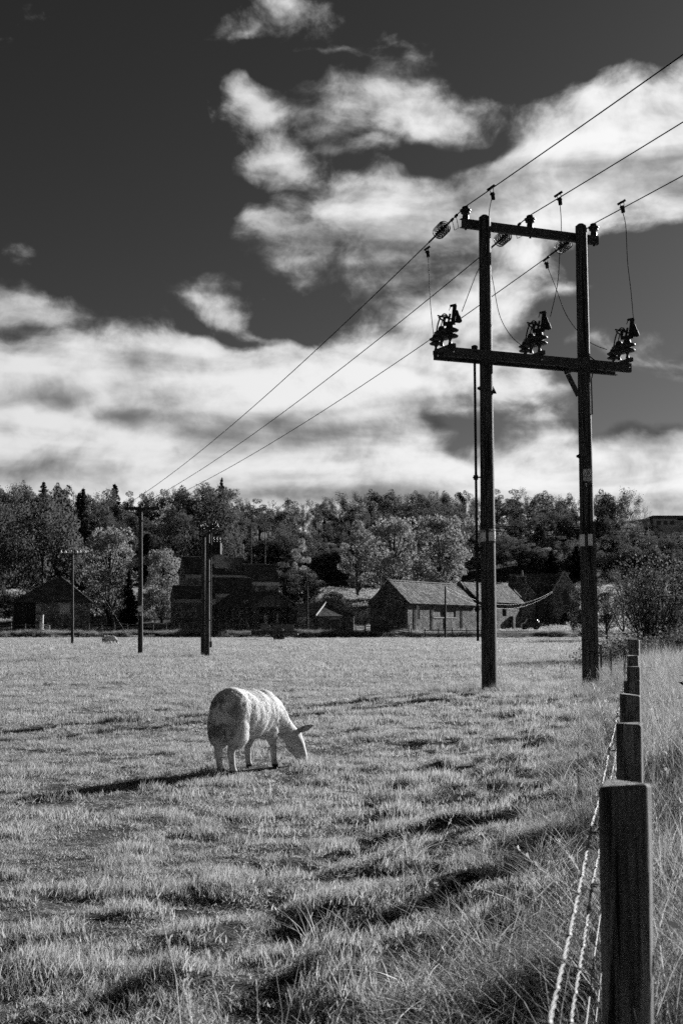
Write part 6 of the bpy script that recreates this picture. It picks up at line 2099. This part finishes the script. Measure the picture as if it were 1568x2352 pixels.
def hurdle():
    Y = 169.5
    x0 = PX(98, Y); t = thing('leaning_hurdle', 'pale broken hurdle leaning in front of the hipped shed', 'hurdle', (x0, Y, gz(x0, Y) + 0.1))
    L = PX(115, Y) - x0
    for k in range(4):
        MB().bar((0, 0, 1.15 - k * 0.27), (L, 0, 0.90 - k * 0.27), 0.04, 0.10).build('bar', M['shutter'], t)
    for f in (0.0, 0.95):
        MB().bar((L * f + 0.02, 0.05, 1.3 - 0.3 * f), (L * f + 0.02, 0.05, -0.15), 0.05, 0.09).build('upright', M['shutter'], t)
    x1 = PX(94, Y)
    g = thing('gate_post', 'tall pale post beside the leaning hurdle', 'post', (x1, Y + 0.5, gz(x1, Y)))
    MB().box(-0.22, 0.22, -0.2, 0.2, -0.3, 2.4).build('shaft', M['dressed'], g, 0.03)
    MB().box(-0.25, 0.25, -0.23, 0.23, 2.401, 2.5).build('cap', M['dressed'], g)
hurdle()

def trailer():
    Y = 140.0
    x0, x1 = PX(578, Y), PX(684, Y); L = x1 - x0
    t = thing('farm_trailer', 'long low dark farm trailer parked at the field edge', 'trailer', (x0, Y, gz(x0, Y)))
    MB().box(0, L, 0, 2.2, 0.62, 0.78).build('bed', M['rust'], t)
    n = 7
    for k in range(n):
        MB().box(L * k / n + 0.03, L * (k + 1) / n - 0.03, -0.03, 0.03, 0.785, 1.12).build('side_panel', M['rust'], t)
        MB().box(L * k / n - 0.03, L * k / n + 0.03, -0.06, 0.0, 0.6, 1.18).build('stanchion', M['iron'], t)
    MB().box(0, L, -0.05, -0.031, 1.07, 1.13).build('rave', M['board'], t)
    for k in range(3):
        MB().box(0.9 + k * 1.35, 1.95 + k * 1.35, 2.15, 2.2, 0.785, 1.75).build('back_board', M['board'], t)
    for xx in (L * 0.53, L * 0.64):
        for yy in (-0.14, 2.12):
            w = MB().lathe((xx, yy, 0.30), (xx, yy + 1, 0.30), [(0, 0.20), (0.02, 0.29), (0.05, 0.31), (0.17, 0.31), (0.20, 0.29), (0.22, 0.20)], 18).build('wheel', M['tyre'], t)
            MB().lathe((xx, yy - 0.012, 0.30), (xx, yy + 1, 0.30), [(0, 0.05), (0.004, 0.15), (0.011, 0.17)], 14).build('hub', M['hub'], w)
    for s in (0.4, 1.8):
        MB().bar((L * 0.40, s, 0.55), (L * 0.48, s, 0.25), 0.06, 0.07).build('stand', M['rust'], t)
    MB().bar((-0.1, 1.1, 0.55), (-1.3, 1.1, 0.40), 0.10, 0.10).build('drawbar', M['rust'], t)
    MB().bar((L * 0.72, -0.06, 0.45), (L * 0.92, -0.06, 0.47), 0.05, 0.05).build('tail_bar', M['shutter'], t)
trailer()

def car():
    Y = 168.0
    x0 = PX(1198, Y); t = thing('parked_car', 'dark parked car half hidden by tall grass beside the barn end', 'car', (x0, Y, gz(x0, Y) + 0.75))
    prof = [(0, 0.35), (0.05, 0.75), (0.7, 0.92), (1.05, 1.42), (2.2, 1.50), (2.75, 1.40), (3.1, 0.95), (3.3, 0.9), (3.35, 0.4), (3.2, 0.25), (0.1, 0.25)]
    k = 0.75
    MB().prism([(p[0] * k, 0, p[1]) for p in prof], (0, 1.6, 0)).build('body', M['car'], t, 0.06)
    for (a, b) in (((0.85, 0.98), (1.55, 1.36)), ((1.62, 0.98), (2.6, 1.36))):
        MB().prism([(a[0] * k, -0.012, a[1]), (b[0] * k, -0.012, a[1]), ((b[0] - 0.06) * k, -0.012, b[1]), ((a[0] + 0.3) * k, -0.012, b[1])], (0, 0.01, 0)).build('window', M['pane'], t)
    MB().prism([(2.80 * k, 0.1, 1.36), (3.12 * k, 0.1, 0.98), (3.16 * k, 0.1, 0.98), (2.84 * k, 0.1, 1.36)], (0, 1.4, 0)).build('windscreen', M['hub'], t)
    for xx in (0.6, 2.65):
        for yy in (-0.03, 1.42):
            w = MB().lathe((xx * k, yy, 0.28), (xx * k, yy + 1, 0.28), [(0, 0.2), (0.02, 0.29), (0.18, 0.29), (0.2, 0.2)], 16).build('wheel', M['tyre'], t)
            MB().lathe((xx * k, yy - 0.01, 0.28), (xx * k, yy + 1, 0.28), [(0, 0.05), (0.009, 0.17)], 12).build('hub', M['hub'], w)
    MB().box(3.30 * k, 3.36 * k, 0.1, 0.4, 0.62, 0.8).build('headlight', M['hub'], t)
    MB().box(3.30 * k, 3.36 * k, 1.2, 1.5, 0.62, 0.8).build('headlight', M['hub'], t)
car()
